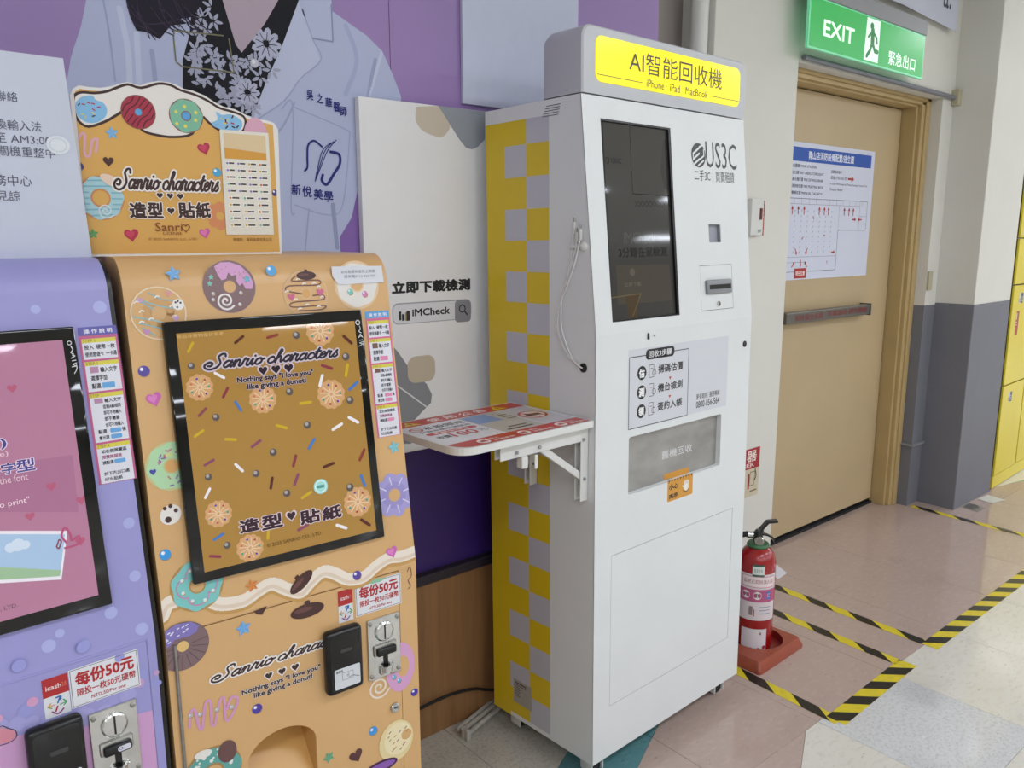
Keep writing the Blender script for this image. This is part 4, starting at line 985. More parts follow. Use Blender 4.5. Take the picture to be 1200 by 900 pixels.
for k in range(22): t=R.uniform(.2,3); dd=R.uniform(.45,.88); P.poly(circ(dd*math.cos(t),dd*math.sin(t),R.choice((.04,.07)),8),'#e6e9e4',7)
P.poly(circ(.52,.62,.33,16,.42),'#6b4a48',8); P.poly(circ(-.3,.85,.3,14,.16),'#e9e5de',8); P.at()
str_(P,385,887,7,'#6fae8c','#5f9f7c',4,.4); ball(P,437,856,5,'#3f9be0',4); P.at(417,885,8,.3); P.poly(heart(),'#5a3334',4); P.at()
spiral(P,444,805,13,'#ece0cf',.16,4,2.0,-.4)
P.at(470,865,20); P.poly(circ(-.3,0,1,22,1.15),'#e8d6a0',3); P.poly(circ(-.2,.1,.8,20,.9),'#f0e2b8',4); P.poly(circ(.3,.15,.3,14),APR,5)
for k in range(16): a_=R.uniform(-.8,.3); b_=R.uniform(-.6,.7); P.line([(a_,b_),(a_+.09,b_+.07)],.05,R.choice(('#7a4a44','#b98a4a','#8a5a94')),6)
P.at()
P.at(472,780,17); P.poly(circ(-.2,0,1,20,1.6),'#d9a2cc',3); P.poly(circ(0,0,.4,14,.7),APR,5); P.at()
for x,y in ((462,768),(461,793),(467,797)): ball(P,x,y,2.6,'#6fb4dc',6)
P.at(446,898,20); P.poly(circ(0,0,1,20,.35),'#4a2450',4); P.poly(circ(0,0,.85,20,.22),'#8a5ab0',5); P.at()
P.obj('printed_artwork',PRINT,om)
P=Pr(OLF,.0004); ball(P,485.5,811,4,'#4b3aa0',3); P.pxline([(477,670),(480,664),(482,674),(478,680),(481,686),(478,690)],.0015,'#7a4a44',3,sm=4); P.obj('edge_print',PRINT,om)
# --- common fittings
def tilt_box(F,a0,b0,a1,b1,h,bev,seg=3): return MB().box(a0,b0,-.004,a1,b1,h,A=F.A(),bev=bev,seg=seg)
def price_sticker(root,F,r0,r1,w0,w1,lo,hi,off=.0014):
    """red/white payment sticker and white price sticker; r0..r1, w0..w1 = local x ranges, lo/hi = local heights"""
    P=Pr(F,off); P.at(); mid=(lo+hi)/2+.002
    P.poly([(r0,lo),(r1,lo),(r1,hi),(r0,hi)],'#dfe1e4',0); P.poly([(r0,mid),(r1,mid),(r1,hi),(r0,hi)],'#b3262a',1)
    P.texta('icash',r0+.004,mid+(hi-mid)*.35,r0+(r1-r0)*.72,mid+(hi-mid)*.62,'#f0dede',2,.02); P.texta('2.0',r0+(r1-r0)*.75,mid+(hi-mid)*.38,r1-.003,mid+(hi-mid)*.60,'#d98f6a',2)
    cx,cy=(r0+r1)/2,(lo+mid)/2; k=(mid-lo)*.42
    P.at(ab=(cx,cy),r=k); P.line([(-.9,.1),(-.6,.4)],.12,'#c98a3a',3); P.line([(-.9,.1),(-.55,-.15)],.12,'#7aa03a',3); P.line([(-.85,.1),(-.25,.15)],.1,'#c98a3a',3)
    P.line([(.9,.1),(.6,.45)],.12,'#3a9a5a',3); P.line([(.9,.1),(.6,-.2)],.12,'#3a9a5a',3); P.line([(.25,.0),(.85,.1)],.1,'#3a9a5a',3)
    P.line([(-.05,.9),(.4,.95),(.35,.55)],.17,'#2a6ab0',3); P.line([(.05,.25),(.3,.85)],.15,'#2a6ab0',3)
    P.line([(-.55,-.55),(0,-.95),(.55,-.55)],.15,'#8a2a7a',3,sm=4); P.line([(0,-.1),(-.2,-.6)],.17,'#b0283a',3); P.at()
    P.poly([(w0,lo+.002),(w1,lo+.002),(w1,hi+.002),(w0,hi+.002)],'#e2e4e8',0); P.line([(w0+.002,lo+.004),(w1-.002,lo+.004),(w1-.002,hi),(w0+.002,hi)],.0008,'#5a4a4a',1,closed=True,cap=False)
    H=hi-lo; W=w1-w0
    P.texta('每份50元',w0+W*.08,lo+H*.55,w1-W*.07,lo+H*.93,'#b3232a',2,.05); P.texta('限投一枚50元硬幣',w0+W*.09,lo+H*.30,w1-W*.06,lo+H*.50,'#b3232a',2,.03); P.texta('NTD.50/Per one',w0+W*.28,lo+H*.14,w0+W*.78,lo+H*.23,'#b3232a',2,.02)
    P.obj('price_sticker',PRINT,root)
def coin_unit(root,F,a0,b0,a1,b1,label=None,tagtext=False):
    W,H=a1-a0,b1-b0
    e=obj('coin_mechanism',tilt_box(F,a0,b0,a1,b1,.005,.0015),CHROME,root,label='chrome coin slot unit')
    A=F.A(); cx=a0+W*.5
    c=F.pt(cx,b0+H*.76,.005)
    obj('slot_disc',MB().lathe([(.019,0),(.019,.003),(.0165,.005),(.0165,.0035),(0,.0035)],c,F.n,32),CHROME,e,smooth=30)
    obj('coin_slit',MB().box(cx-.0013,b0+H*.64,.0085,cx+.0013,b0+H*.90,.0092,A=A),BLACK,e)
    obj('reject_button',MB().box(cx-W*.30,b0+H*.40,.005,cx+W*.30,b0+H*.53,.017,A=A,bev=.004,seg=3),BLACK,e,smooth=40)
    obj('button_collar',MB().box(cx-W*.35,b0+H*.385,.004,cx+W*.35,b0+H*.57,.009,A=A,bev=.003),CHROME,e,smooth=40)
    if tagtext:
        P=Pr(F,.0172); P.poly(rr(cx-W*.02,b0+H*.43,cx+W*.26,b0+H*.50,.004),'#d9d9e4',1); P.line(circ(cx+W*.05,b0+H*.465,.0022,10),.0008,'#55508a',2,closed=True); P.obj('button_label',PRINT,e)
    obj('return_slot',MB().box(cx-W*.05,b0+H*.14,.0052,cx+W*.09,b0+H*.36,.0062,A=A,bev=.0002),BLACK,e)
    obj('return_cup',MB().lathe([(.012,0),(.012,.012),(.009,.012),(.009,.002)],F.pt(cx+W*.02,b0+H*.155,.0055)-F.b*.006,F.b,16,cap=False).box(cx-W*.18,b0+H*.06,.005,cx-W*.07,b0+H*.2,.010,A=A,bev=.002).box(cx+W*.12,b0+H*.03,.005,cx+W*.26,b0+H*.2,.012,A=A,bev=.002),CHROME,e,smooth=40)
    for i in (.09,.91):
        for j in (.07,.93): obj('screw',MB().lathe([(.0038,0),(.0038,.0015),(.002,.0025),(0,.0025)],F.pt(a0+W*i,b0+H*j,.005),F.n,8),STEEL,e)
    return e
def card_reader(root,F,a0,b0,a1,b1):
    W,H=a1-a0,b1-b0
    e=obj('card_reader',MB().box(a0,b0,0,a1,b1,.022,A=F.A(),bev=.009,seg=4),BLACK,root,smooth=50,label='black contactless card reader')
    obj('reader_face',MB().plate(F,rr(a0+W*.09,b0+H*.05,a1-W*.09,b1-H*.05,.007),th=.001,off=.0228),GLASSB,e)
    obj('reader_light',MB().plate(F,rr(a0+W*.36,b0+H*.66,a0+W*.68,b0+H*.71,.002),th=.0005,off=.0234),mat('reader_lamp_off','#3a3a3c',.3),e)
    P=Pr(F,.0236); P.at(); x0,x1,y0,y1=a0+W*.17,a1-W*.13,b0+H*.10,b0+H*.42
    P.poly(rr(x0,y0,x1,y1,.003),'#d6dade',0); P.texta('感應區',x0+.003,y1-.008,x0+(x1-x0)*.33,y1-.003,'#3a3a3c',1,.02)
    P.line([(x0+(x1-x0)*.3,y0+(y1-y0)*.4),(x0+(x1-x0)*.72,y0+(y1-y0)*.4),(x0+(x1-x0)*.72,y0+(y1-y0)*.75),(x0+(x1-x0)*.3,y0+(y1-y0)*.75)],.0006,'#4a4a4c',1,closed=True,cap=False)
    for k in range(3): P.line(circ(x0+(x1-x0)*.45,y0+(y1-y0)*.58,.0015+.0018*k,6,t0=-.8,t1=.8),.0006,'#4a4a4c',1,cap=False)
    P.line([(x0+(x1-x0)*.55,y0+(y1-y0)*.45),(x0+(x1-x0)*.7,y0+(y1-y0)*.5),(x1-.002,y0+(y1-y0)*.35)],.0012,'#6a6a6c',1,cap=False)
    P.obj('reader_label',PAPER,e)
    return e
# orange: px-derived local ranges
def loc(F,x,y): return F.px(x,y)
r0=loc(OLF,396,710)[0]; r1=loc(OLF,413,705)[0]; w0_=loc(OLF,416,700)[0]; w1_=loc(OLF,469.5,690)[0]
lo=(loc(OLF,396,731.5)[1]+loc(OLF,470,707)[1])/2; hi=(loc(OLF,395,694)[1]+loc(OLF,469,671.5)[1])/2
price_sticker(om,OLF,r0,r1,w0_,w1_,lo,hi)
a0=loc(OLF,430,760)[0]; a1=loc(OLF,467.8,750)[0]; b1=(loc(OLF,429,727)[1]+loc(OLF,466.5,715.5)[1])/2; b0=(loc(OLF,434,796)[1]+loc(OLF,468.5,786)[1])/2
coin_unit(om,OLF,a0,b0,a1,b1)
FR2=Fr(OLF.pt(0,0,.022),OLF.a,OLF.b)
a0=loc(FR2,384,790)[0]; a1=loc(FR2,429,770)[0]; b1=(loc(FR2,390,743)[1]+loc(FR2,424,731)[1])/2; b0=(loc(FR2,392,818)[1]+loc(FR2,428,803)[1])/2
card_reader(om,OLF,a0,b0,a1-.004,b1)
q=loc(OLF,462,828); obj('cam_lock',MB().lathe([(.0095,0),(.0095,.004),(.008,.006),(.005,.006),(.005,.004),(0,.004)],OLF.pt(q[0],q[1],.001),OLF.n,24),CHROME,om,smooth=30)
obj('lock_keyway',MB().box(q[0]-.003,q[1]-.0009,.005,q[0]+.003,q[1]+.0009,.0062,A=OLF.A()),BLACK,om)
# --- monitors
def monitor(root,F,a0,b0,a1,b1,ia0,ib0,ia1,ib1,h=.012):
    e=obj('monitor',MB().box(a0,b0,-.002,a1,b1,h,A=F.A(),bev=.003,seg=2),GLASSB,root,smooth=40)
    S=Fr(F.pt(0,0,h),F.a,F.b)
    return e,S
MO=Fr(OSL.pt(0,0,.012),OSL.a,OSL.b)
a0=(MO.px(190,377)[0]+MO.px(228,686)[0])/2; a1=(MO.px(423,363)[0]+MO.px(452,629)[0])/2; b1=(MO.px(190,377)[1]+MO.px(423,363)[1])/2; b0=(MO.px(228,686)[1]+MO.px(452,629)[1])/2
e,S=monitor(om,OSL,a0,b0,a1,b1,0,0,0,0)
i0=S.px(240,671)[0]; i0=(S.px(206,391)[0]+S.px(240,671)[0])/2; i1=(S.px(415,376)[0]+S.px(441,621)[0])/2; jb=(S.px(240,671)[1]+S.px(441,621)[1])/2; jt=(S.px(206,391)[1]+S.px(415,376)[1])/2
P=Pr(S,.0004); P.at(); P.poly([(i0,jb),(i1,jb),(i1,jt),(i0,jt)],'#a8803f',0); P.cx=(i0,i1); P.cy=(jb,jt)
q=random.Random(3)
for (x,y) in ((234,454),(308,468),(388,462),(375,388),(256,602),(419,588),(293,642)):
    P.at(x,y,16); P.poly([((1+.05*math.sin(12*t))*math.cos(t),(1+.05*math.sin(12*t))*math.sin(t)) for t in [i*6.283/48 for i in range(48)]],'#cfa070',2)
    for k in range(12): t=k*.5236; P.line([(.12*math.cos(t),.12*math.sin(t)),(.5*math.cos(t+.25),.5*math.sin(t+.25)),(.8*math.cos(t+.3),.8*math.sin(t+.3))],.08,'#e2c4a0',3,cap=False)
    for k in range(7): t=k*.9; P.poly(circ(.68*math.cos(t),.68*math.sin(t),.09,8),('#4a9a8a','#b0483a','#5a4a9a','#d0704a')[k%4],4)
P.at()
SP=[(223,407,1,'#c9a82c'),(280,398,.6,'#5a2c24'),(319,394,.2,'#8a3a34'),(257,440,-.6,'#e9e4e6'),(264,460,1,'#8a3a44'),(279,476,-1.1,'#4a78b8'),(237,483,.7,'#8a4a54'),(233,508,.5,'#c9a82c'),(245,542,.4,'#8a4a64'),(243,578,1,'#e9e4e6'),(318,566,1.3,'#5a2c24'),(347,562,1.1,'#8a4a64'),(359,580,.4,'#c9a82c'),(256,629,.4,'#4a78b8'),(252,652,-.3,'#8a3a54'),(383,430,-.4,'#8a3a44'),(376,446,1.2,'#e9e4e6'),(358,472,0,'#c9a82c'),(406,434,1.3,'#c9a82c'),(414,452,.6,'#4a78b8'),(407,398,-.8,'#5a2c24'),(414,492,-.6,'#e9e4e6'),(424,533,1,'#8a3a34'),(425,563,-1.3,'#4a78b8'),(428,612,-.7,'#5a2c24'),(400,617,-.5,'#e9e4e6'),(355,618,.3,'#8a4a64'),(314,625,1.4,'#c9a82c'),(300,520,.5,'#8a4a64'),(330,500,-.4,'#c9a82c'),(365,520,.9,'#4a78b8'),(280,548,-.9,'#e9e4e6'),(385,545,.2,'#5a2c24'),(345,540,1.2,'#8a3a44'),(270,515,-.2,'#c9a82c'),(395,500,.4,'#e9e4e6')]
for x,y,t,c in SP: P.at(x,y,8,t); P.line([(-.75,0),(.75,0)],.42,c,4); P.at()
for x,y in ((224,429),(347,393),(253,489),(244,559),(266,639),(339,459),(405,418),(410,469),(410,571),(336,578),(300,555),(360,498),(320,530)): P.at(x,y,4.3); P.poly(circ(0,0,1,14),'#5e5654',4); P.poly(circ(-.2,.3,.5,10),'#a9a29e',5); P.at()
cursive(P,'Sanrio characters',(238,434),(396,403),'#332c38','#c9bcc4',6,.30)
for x,y in ((308,434),(323,432.5),(338,431)): P.at(x,y,7); P.poly(heart(),'#c9bcc4',6); P.at(x,y,5.2); P.poly(heart(),'#33262f',7); P.at()
along(P,'Nothing says "I love you"',(278,452),(367,440),.0125,'#33262f',7,.06,'#c9bcc4'); along(P,'like giving a donut!',(290,459),(359,450),.0125,'#33262f',7,.06,'#c9bcc4')
for c,xa_,ya_,xb_,yb_ in (('造',281,626,303,605),('型',307,622,330,600),('貼',352,616,374,594),('紙',378,611,399,590)): P.text(c,xa_,ya_,xb_,yb_,'#3b2430',7,.055,outline='#d6c6cc',ow=.05)
P.at(341,604,7); P.poly(heart(),'#d6c6cc',6); P.at(341,604,5.2); P.poly(heart(),'#3b2430',7); P.at()
along(P,'© 2025 SANRIO CO., LTD.',(313,644),(377,625),.007,'#5a3c1c',6,0)
along(P,'商品非實物僅供參考',(207,397),(262,393),.006,'#d9b878',6,0)
P.at(375.5,570,8.5); P.poly(circ(0,0,1,20),'#9fd6cf',8); P.line(circ(0,0,.75,18),.1,'#e6f2f0',9,closed=True); P.poly(rr(-.5,-.2,.5,.2,.1),'#5a9a94',9); P.at()
SC2=mat('lit_screen_warm','#ffffff',.03,vc=True,emit=.12); P.obj('screen_image',SC2,e)
P=Pr(S,.0006)
def aim(P,x,y):
    P.at(x,y,5,-1.2); P.line(circ(0,0,.45,12),.12,'#c9c9c9',1,closed=True); P.line([(.4,-.3),(1.2,.1),(1.6,-.2)],.2,'#c9c9c9',1,sm=3); P.at()
P.at(419,378,3); P.line(circ(0,0,.8,14),.35,'#d0d0d0',1,closed=True); P.at()
P.pxline([(421,382),(422,386),(420,388),(423,390)],.0014,'#d0d0d0',1,sm=3,cap=True); P.text('A',419.5,396,425,391,'#d0d0d0',1,.03); P.pxline([(421,399),(425,398)],.0014,'#d0d0d0',1); P.pxline([(420,406),(425,403),(421,402),(426,400)],.0012,'#d0d0d0',1); P.pxline([(425,400),(426.5,410)],.001,'#d0d0d0',1)
P.obj('maker_mark',PRINT,e)
# purple monitor
MP=Fr(PSL.pt(0,0,.012),PSL.a,PSL.b)
obj('upper_face',MB().plate(PSL,[(-MW,0),(0,0),(0,PLL),(-MW,PLL)],th=.003),LAV,pm)
a1=(MP.px(88,384)[0]+MP.px(132,709)[0])/2; b1=MP.px(60,384)[1]; b0=(MP.px(131,708)[1]+MP.px(0,746)[1])/2; 
e,S=monitor(pm,PSL,a1-.315,b0,a1,b1,0,0,0,0)
i1=(S.px(73,399)[0]+S.px(115.5,698)[0])/2; i0=i1-.285; jt=S.px(40,401)[1]; jb=(S.px(115,698)[1]+S.px(0,728)[1])/2
P=Pr(S,.0004); P.at(); P.poly([(i0,jb),(i1,jb),(i1,jt),(i0,jt)],'#b57d98',0); P.cx=(i0,i1); P.cy=(jb,jt)
P.pxp([(0,545),(85,533),(92,600),(0,600)],'#ab7290',1)
for x,y in ((14,455),(95,586),(35,605),(94,634),(60,570)): hrt(P,x,y,6,'#b8607c',2)
for c,x0_,y0_,x1_,y1_ in (('字',2,557,18,541),('型',20,554,40,536)): P.text(c,x0_,y0_,x1_,y1_,'#4b4a8c',3,.03,outline='#e6d3e2',ow=.05)
P.text(')',1,527,6.5,513,'#4b4a8c',3,.04,outline='#e6d3e2',ow=.05); P.text('e)',0,537,9,528,'#e6c9d6',3)
along(P,'the font',(0,569),(33,561),.010,'#e6c9d6',3,.0); along(P,'to print"',(-4,599),(35,590),.011,'#f0dce6',3,.0); along(P,'CO., LTD.',(-14,720),(21,712),.006,'#6a4a5c',3,0)
# white framed picture (figures left out)
P.pxp([(-10,622),(79,622),(72,679),(-10,684)],'#ece6ee',3); P.pxp([(-10,626),(76,626),(70,675),(-10,680)],'#a9c4e0',4); P.pxp([(-10,664),(71,668),(70,675),(-10,680)],'#9fbf9a',5)
P.at(20,640,10); P.poly(circ(-.8,0,.7,14),'#cfdcec',5); P.poly(circ(.1,.15,.9,14),'#cfdcec',5); P.poly(circ(1.0,-.05,.6,14),'#cfdcec',5); P.at()
P.pxline([(78,636),(72,628),(76,618),(82,626),(84,633),(92,628),(93,636),(84,640),(76,642)],.003,'#b8587c',6,sm=5,cap=True); P.pxline([(66,641),(69,632),(72,634),(69,643),(66,641)],.002,'#8a4a64',6)
P.obj('screen_image',mat('lit_screen_pink','#ffffff',.03,vc=True,emit=.10),e)
P=Pr(S,.0006); P.at(81,402,3); P.line(circ(0,0,.8,14),.35,'#d6d6da',1,closed=True); P.at()
P.pxline([(83,406),(85,410),(83,413),(86,415)],.0014,'#d6d6da',1,sm=3,cap=True); P.text('AIM',83,428,90.5,415,'#d6d6da',1,.02) if False else P.pxline([(83,420),(88,417),(84,416)],.0012,'#d6d6da',1)
P.pxline([(84,423),(89,422)],.0012,'#d6d6da',1); P.pxline([(84,430),(89,429),(85,427),(90,425)],.0012,'#d6d6da',1); P.pxline([(89,426),(90,432),(87,438)],.0012,'#d6d6da',1,sm=3)
P.obj('maker_mark',PRINT,e)
# --- instruction strips
def strip(root,F,a0,a1,bt,bb,hd,bodyc,hl):
    """a0..a1 width, bt top, bb bottom"""
    e=Pr(F,.0006); W=a1-a0; H=bt-bb
    e.at(); e.poly([(a0,bb),(a1,bb),(a1,bt-H*.055),(a0,bt-H*.055)],bodyc,0); e.poly([(a0,bt-H*.055),(a1,bt-H*.055),(a1,bt),(a0,bt)],hd,0)
    e.texta('操 作 說 明',a0+W*.14,bt-H*.043,a1-W*.12,bt-H*.014,'#e9e6f2',1,.03)
    y=bt-H*.075
    boxes=[(.13,'STEP 1',[('投入  硬幣一枚',.05,.95,'#2c2a36'),('使用悠遊卡  一卡通',.05,.98,'#2c2a36')]),
           (.19,'STEP 2',[('輸入文字',.42,.92,'#2c2a36'),('選擇字型',.12,.6,'#2c2a36'),('點選',.12,.38,'#2c2a36')]),
           (.31,'STEP 3',[('輸入文字',.42,.92,'#2c2a36'),('若無A級相同',.35,.88,'#2c2a36'),('即可不用輸入',.35,.88,'#2c2a36'),('若不需要',.35,.8,'#2c2a36'),('也可不用輸入',.35,.9,'#2c2a36'),('點選             後',.12,.95,'#2c2a36'),('會出現',.12,.42,'#2c2a36')]),
           (.25,'STEP 4',[('如右側預覽區',.12,.88,'#2c2a36'),('預覽無誤後',.12,.72,'#a04a7a'),('請點選',.12,.45,'#2c2a36'),('',0,0,''),('於下方出口處',.12,.88,'#2c2a36'),('印出貼紙',.12,.65,'#2c2a36')])]
    for hh,t,ls in boxes:
        h=H*hh; x0,x1=a0+W*.06,a1-W*.06
        e.poly([(x0,y-h),(x1,y-h),(x1,y),(x0,y)],'#e2e2ea',1); yh=H*.026
        e.poly([(x0,y-yh),(x1,y-yh),(x1,y),(x0,y)],'#dcd24e',2); e.texta(t,x0+W*.03,y-yh*.85,x0+W*.34,y-yh*.15,'#9a7a3a',3)
        n=len(ls); lh=(h-yh)/(n+.3)
        for k,(s_,f0,f1,c) in enumerate(ls):
            if not s_: continue
            yy=y-yh-lh*(k+.95); w_=x1-x0
            e.texta(s_,x0+w_*f0,yy,x0+w_*f1,yy+lh*.68,c,3,.03)
            if s_ in('點選','請點選','會出現') or '後' in s_ and '點選' in s_: e.poly(rr(x0+w_*(.47 if len(s_)>2 else .42),yy-.0003,x0+w_*.80,yy+lh*.68,.0015),hl,3)
            if s_=='輸入文字': e.poly([(x0+w_*.12,yy),(x0+w_*.37,yy),(x0+w_*.37,yy+lh*.8),(x0+w_*.12,yy+lh*.8)],'#b98aa8' if hl[1]=='6' else '#7a5648',3)
        y-=h+H*.014
    e.obj('instruction_sticker',PRINT,root)
a0=(PSL.px(89.5,384)[0]+PSL.px(117,569)[0])/2; a1=(PSL.px(134,381)[0]+PSL.px(162,560)[0])/2
strip(pm,PSL,a0,a1,PSL.px(112,382.5)[1],PSL.px(140,564)[1],'#6360ac','#c4608c','#6aaade')
a0=(OSL.px(427,366)[0]+OSL.px(443,513)[0])/2; a1=(OSL.px(455.5,364.5)[0]+OSL.px(470,509)[0])/2
strip(om,OSL,a0,min(a1,-.002),OSL.px(441,364.5)[1],OSL.px(457,511)[1],'#5fa4d8','#d66a94','#e08ab0')
# small paper note on orange machine
P=Pr(OSL,.0022); x0,y0=OSL.px(390,334); x1,y1=OSL.px(447,311)
mb=MB().plate(OSL,[(x0+.010,y0),(x1,y0+.001),(x1-.001,y1-.001),(x0,y1),(x0,y0+.015)],th=.0006,off=.0022)
nt=obj('paper_note',mb,mat('note_paper','#dcdee4',.6),label='small white paper note stuck over the donut print on the orange machine',cat='note')
P=Pr(OSL,.0024); W=x1-x0; H=y1-y0
P.texta('如有點選有使用上問題',x0+W*.17,y0+H*.60,x1-W*.16,y0+H*.78,'#8b8d98',1); P.texta('請來電0912 835 909',x0+W*.22,y0+H*.34,x1-W*.16,y0+H*.52,'#8b8d98',1); P.obj('lettering',PAPER,nt)
# --- purple lower front
dxr=PLF.px(171,752)[0]; zt=PLF.px(170,750)[1]
obj('front_frame',MB().plate(PLF,[(-MW,.04),(0,.04),(0,KZ),(-MW,KZ)],[[(-MW+.02,.09),(dxr+.0015,.09),(dxr+.0015,zt+.003),(-MW+.02,zt+.003)]],th=.003),LAV,pm)
PD=obj('front_door',MB().plate(PLF,[(-MW+.022,.092),(dxr,.092),(dxr,zt-.001),(-MW+.022,zt-.001)],th=.004,off=.0006),LAV,pm)
obj('body_backing',MB().plate(PLF,[(-MW+.006,.05),(-.006,.05),(-.006,KZ-.005),(-MW+.006,KZ-.005)],th=.001,off=-.008),DARK,pm)
P=Pr(PLF,.0009); P.cx=(-MW+.022,dxr)
PKC='#cf9fcb'
for base,x_lo,x_hi in ((0,-MW+.022,dxr),):
    # scalloped pink lower half
    pts=[(x_lo,.10),(x_hi,.10)]; n=8
    yb_=.80
    P.at(); P.poly([(x_lo,.10),(x_hi,.10),(x_hi,PLF.px(170,835)[1]),(PLF.px(110,835)[0],PLF.px(110,850)[1]),(PLF.px(60,840)[0],PLF.px(60,850)[1]),(x_lo,PLF.px(5,855)[1])],PKC,1)
    for x,y,r,c in ((20,848,11,LAVC:='#a7a4d8'),(38,845,9,'#a7a4d8'),(52,848,7,'#a7a4d8'),(0,850,10,'#a7a4d8'),(98,840,14,'#a7a4d8'),(122,834,10,'#a7a4d8'),(30,832,10,'#9a9cd6'),(38,822,7,'#d6a0c4'),(-2,842,6,'#d6a0c4'),(150,815,10,'#a7a4d8'),(165,790,8,'#9a9cd6'),(163,800,6,'#c9a0cc')):
        P.at(x,y,r); P.poly(circ(0,0,1,18),c,2); P.at()
for x,y,r in ((22,780,9),(97,758,8),(140,770,6)): P.at(x,y,r); P.poly(circ(0,0,1,18),'#9d9fdc',3); P.at()
P.pxline([(-5,868),(0,851),(10,853),(18,856),(19,863),(10,870),(-5,874)],.0012,'#5a3a4c',5,sm=4); P.pxp([(-5,868),(0,852),(10,854),(18,857),(18,863),(10,869),(-5,872)],'#d68a9a',4)
P.obj('printed_artwork',PRINT,pm)
P=Pr(PLF,.0004)
for x,y,r in ((183,788,5),(180,800,6),(186,800,5)): P.at(x,y,r*.7); P.poly(circ(0,0,1,16),'#c9a0cc' if x==183 else '#9a9cd6',2); P.at()
P.obj('edge_print',PRINT,pm)
P=Pr(PSL,.0003)
for x,y,r in ((41.5,362.5,6),(117,360,8),(151,613,7),(158,675,7),(130,718,8),(166,737,8),(57,757,9),(98,757,8),(70,742,6)):
    P.at(x,y,r); P.poly(circ(0,0,1,20),'#b0b4e4',1); P.at()
P.obj('printed_artwork',PRINT,pm)
r0=loc(PLF,50.5,820)[0]; r1=loc(PLF,81,810)[0]; w0_=loc(PLF,82,810)[0]; w1_=loc(PLF,163.5,790)[0]
lo=(loc(PLF,54,842)[1]+loc(PLF,164,805)[1])/2; hi=(loc(PLF,49,797)[1]+loc(PLF,162,761)[1])/2
price_sticker(pm,PLF,r0,r1,w0_,w1_,lo,hi,.0012)
a0=loc(PLF,102.5,840)[0]; a1=loc(PLF,159.5,830)[0]; b1=(loc(PLF,102,837)[1]+loc(PLF,158,817)[1])/2
coin_unit(pm,PLF,a0,b1-.121,a1,b1,tagtext=True)
FR3=Fr(PLF.pt(0,0,.022),PLF.a,PLF.b)
a0=loc(FR3,32,880)[0]; a1=loc(FR3,103,860)[0]; b1=(loc(FR3,36,858)[1]+loc(FR3,92,841)[1])/2
card_reader(pm,PLF,a0,b1-.135,a1-.003,b1)
# ------------------------------------------------------------------ boards on top of the machines
z=Vector((0,0,1))
sf=Fr(OA[0]+OA[2]*.18,OA[1],z)     # plane of the cut-out board
bz0=OTOP
PTS=[(122,-1),(82,108),(85,104),(92,100),(105,102),(118,103),(130,101),(142,97.5),(150,96),(159,99),(165,100),(172,97),(185,95),(198,96.5),(208,100),(215,104),(225,106),(240,112),(252,120),(262,125),(275,128),(287,134),(297,139),(312,141),(321,144),(326,152)]
def spx(F,l): return [F.px(*q) for q in l]
o2=spx(sf,PTS[2:]); xr=sf.px(330,289)[0]; xl=sf.px(82,115)[0]; xlb=sf.px(103,289)[0]
zbt=bz0
out=[(xl,zbt),(xr,zbt)]+o2[::-1]+[(xl,sf.px(82,112)[1])]
cb=obj('cutout_sign',MB().plate(sf,out,th=.004),mat('white_card','#e2dfda',.45),label='orange cut-out sign with two donuts and white script, standing on the apricot machine',cat='sign')
P=Pr(sf,.0003); P.cx=(xl+.006,xr-.004); P.at()
cx=sum(p[0] for p in out)/len(out)
def inset(poly,d):
    o=[]; n=len(poly)
    for i in range(n):
        p0,p1,p2=Vector(poly[i-1]),Vector(poly[i]),Vector(poly[(i+1)%n])
        e1=(p1-p0).normalized(); e2=(p2-p1).normalized(); nn=Vector((-(e1.y+e2.y),(e1.x+e2.x)))
        nn=nn.normalized()*d if nn.length>1e-6 else Vector((0,0)); o.append((p1.x+nn.x,p1.y+nn.y))
    return o
P.poly(inset(out,.005),'#d9a858',0)
# plain white icing band with dark edge along the top (the figure printed here is left out)
ICE=[(84,120),(87,112),(96,109),(110,110),(125,108),(138,103),(150,100),(165,104),(185,99),(200,101),(212,107),(228,112),(243,119),(258,128),(272,132),(286,138),(289,148),(284,156),(270,157),(255,153),(243,144),(236,139),(226,158),(205,162),(185,160),(166,154),(158,140),(150,130),(138,136),(124,144),(104,150),(92,144),(86,133)]
ICE=[(x,y-2.5) if i<17 else (x,y) for i,(x,y) in enumerate(ICE)]
P.poly(smoothline(spx(sf,ICE),3,True),'#3c221e',1); P.poly(inset(smoothline(spx(sf,ICE)[::1],3,True),-.004 if sum(spx(sf,ICE)[i][0]*spx(sf,ICE)[(i+1)%len(ICE)][1]-spx(sf,ICE)[(i+1)%len(ICE)][0]*spx(sf,ICE)[i][1] for i in range(len(ICE)))<0 else .004),'#e6e1da',2)
for l in ([(89,120),(97,113),(108,112),(112,117),(120,120),(125,127),(124,136),(115,143),(103,144),(93,138),(89,130)],[(253,131),(260,135),(270,134),(281,140),(284,147),(279,153),(266,153),(252,149),(248,144),(255,140)]):
    P.poly(smoothline(spx(sf,l),3,True),'#86bbe0',3)
q=random.Random(5)
for (x0_,y0_,x1_,y1_) in ((92,118,119,138),(256,136,279,150)):
    for k in range(10): P.at(q.uniform(x0_,x1_),q.uniform(y0_,y1_),3,q.uniform(0,3)); P.line([(-.5,0),(.5,0)],.5,q.choice(('#b0304a','#3c221e','#e2cf6a')),4); P.at()
donut(P,162,131.5,20.5,'#8a4a40','#a82c44',"#5aa0d6",5,hr=.2,icer=.93,wavy=.02)
P.at(162,131.5,20.5,.9)
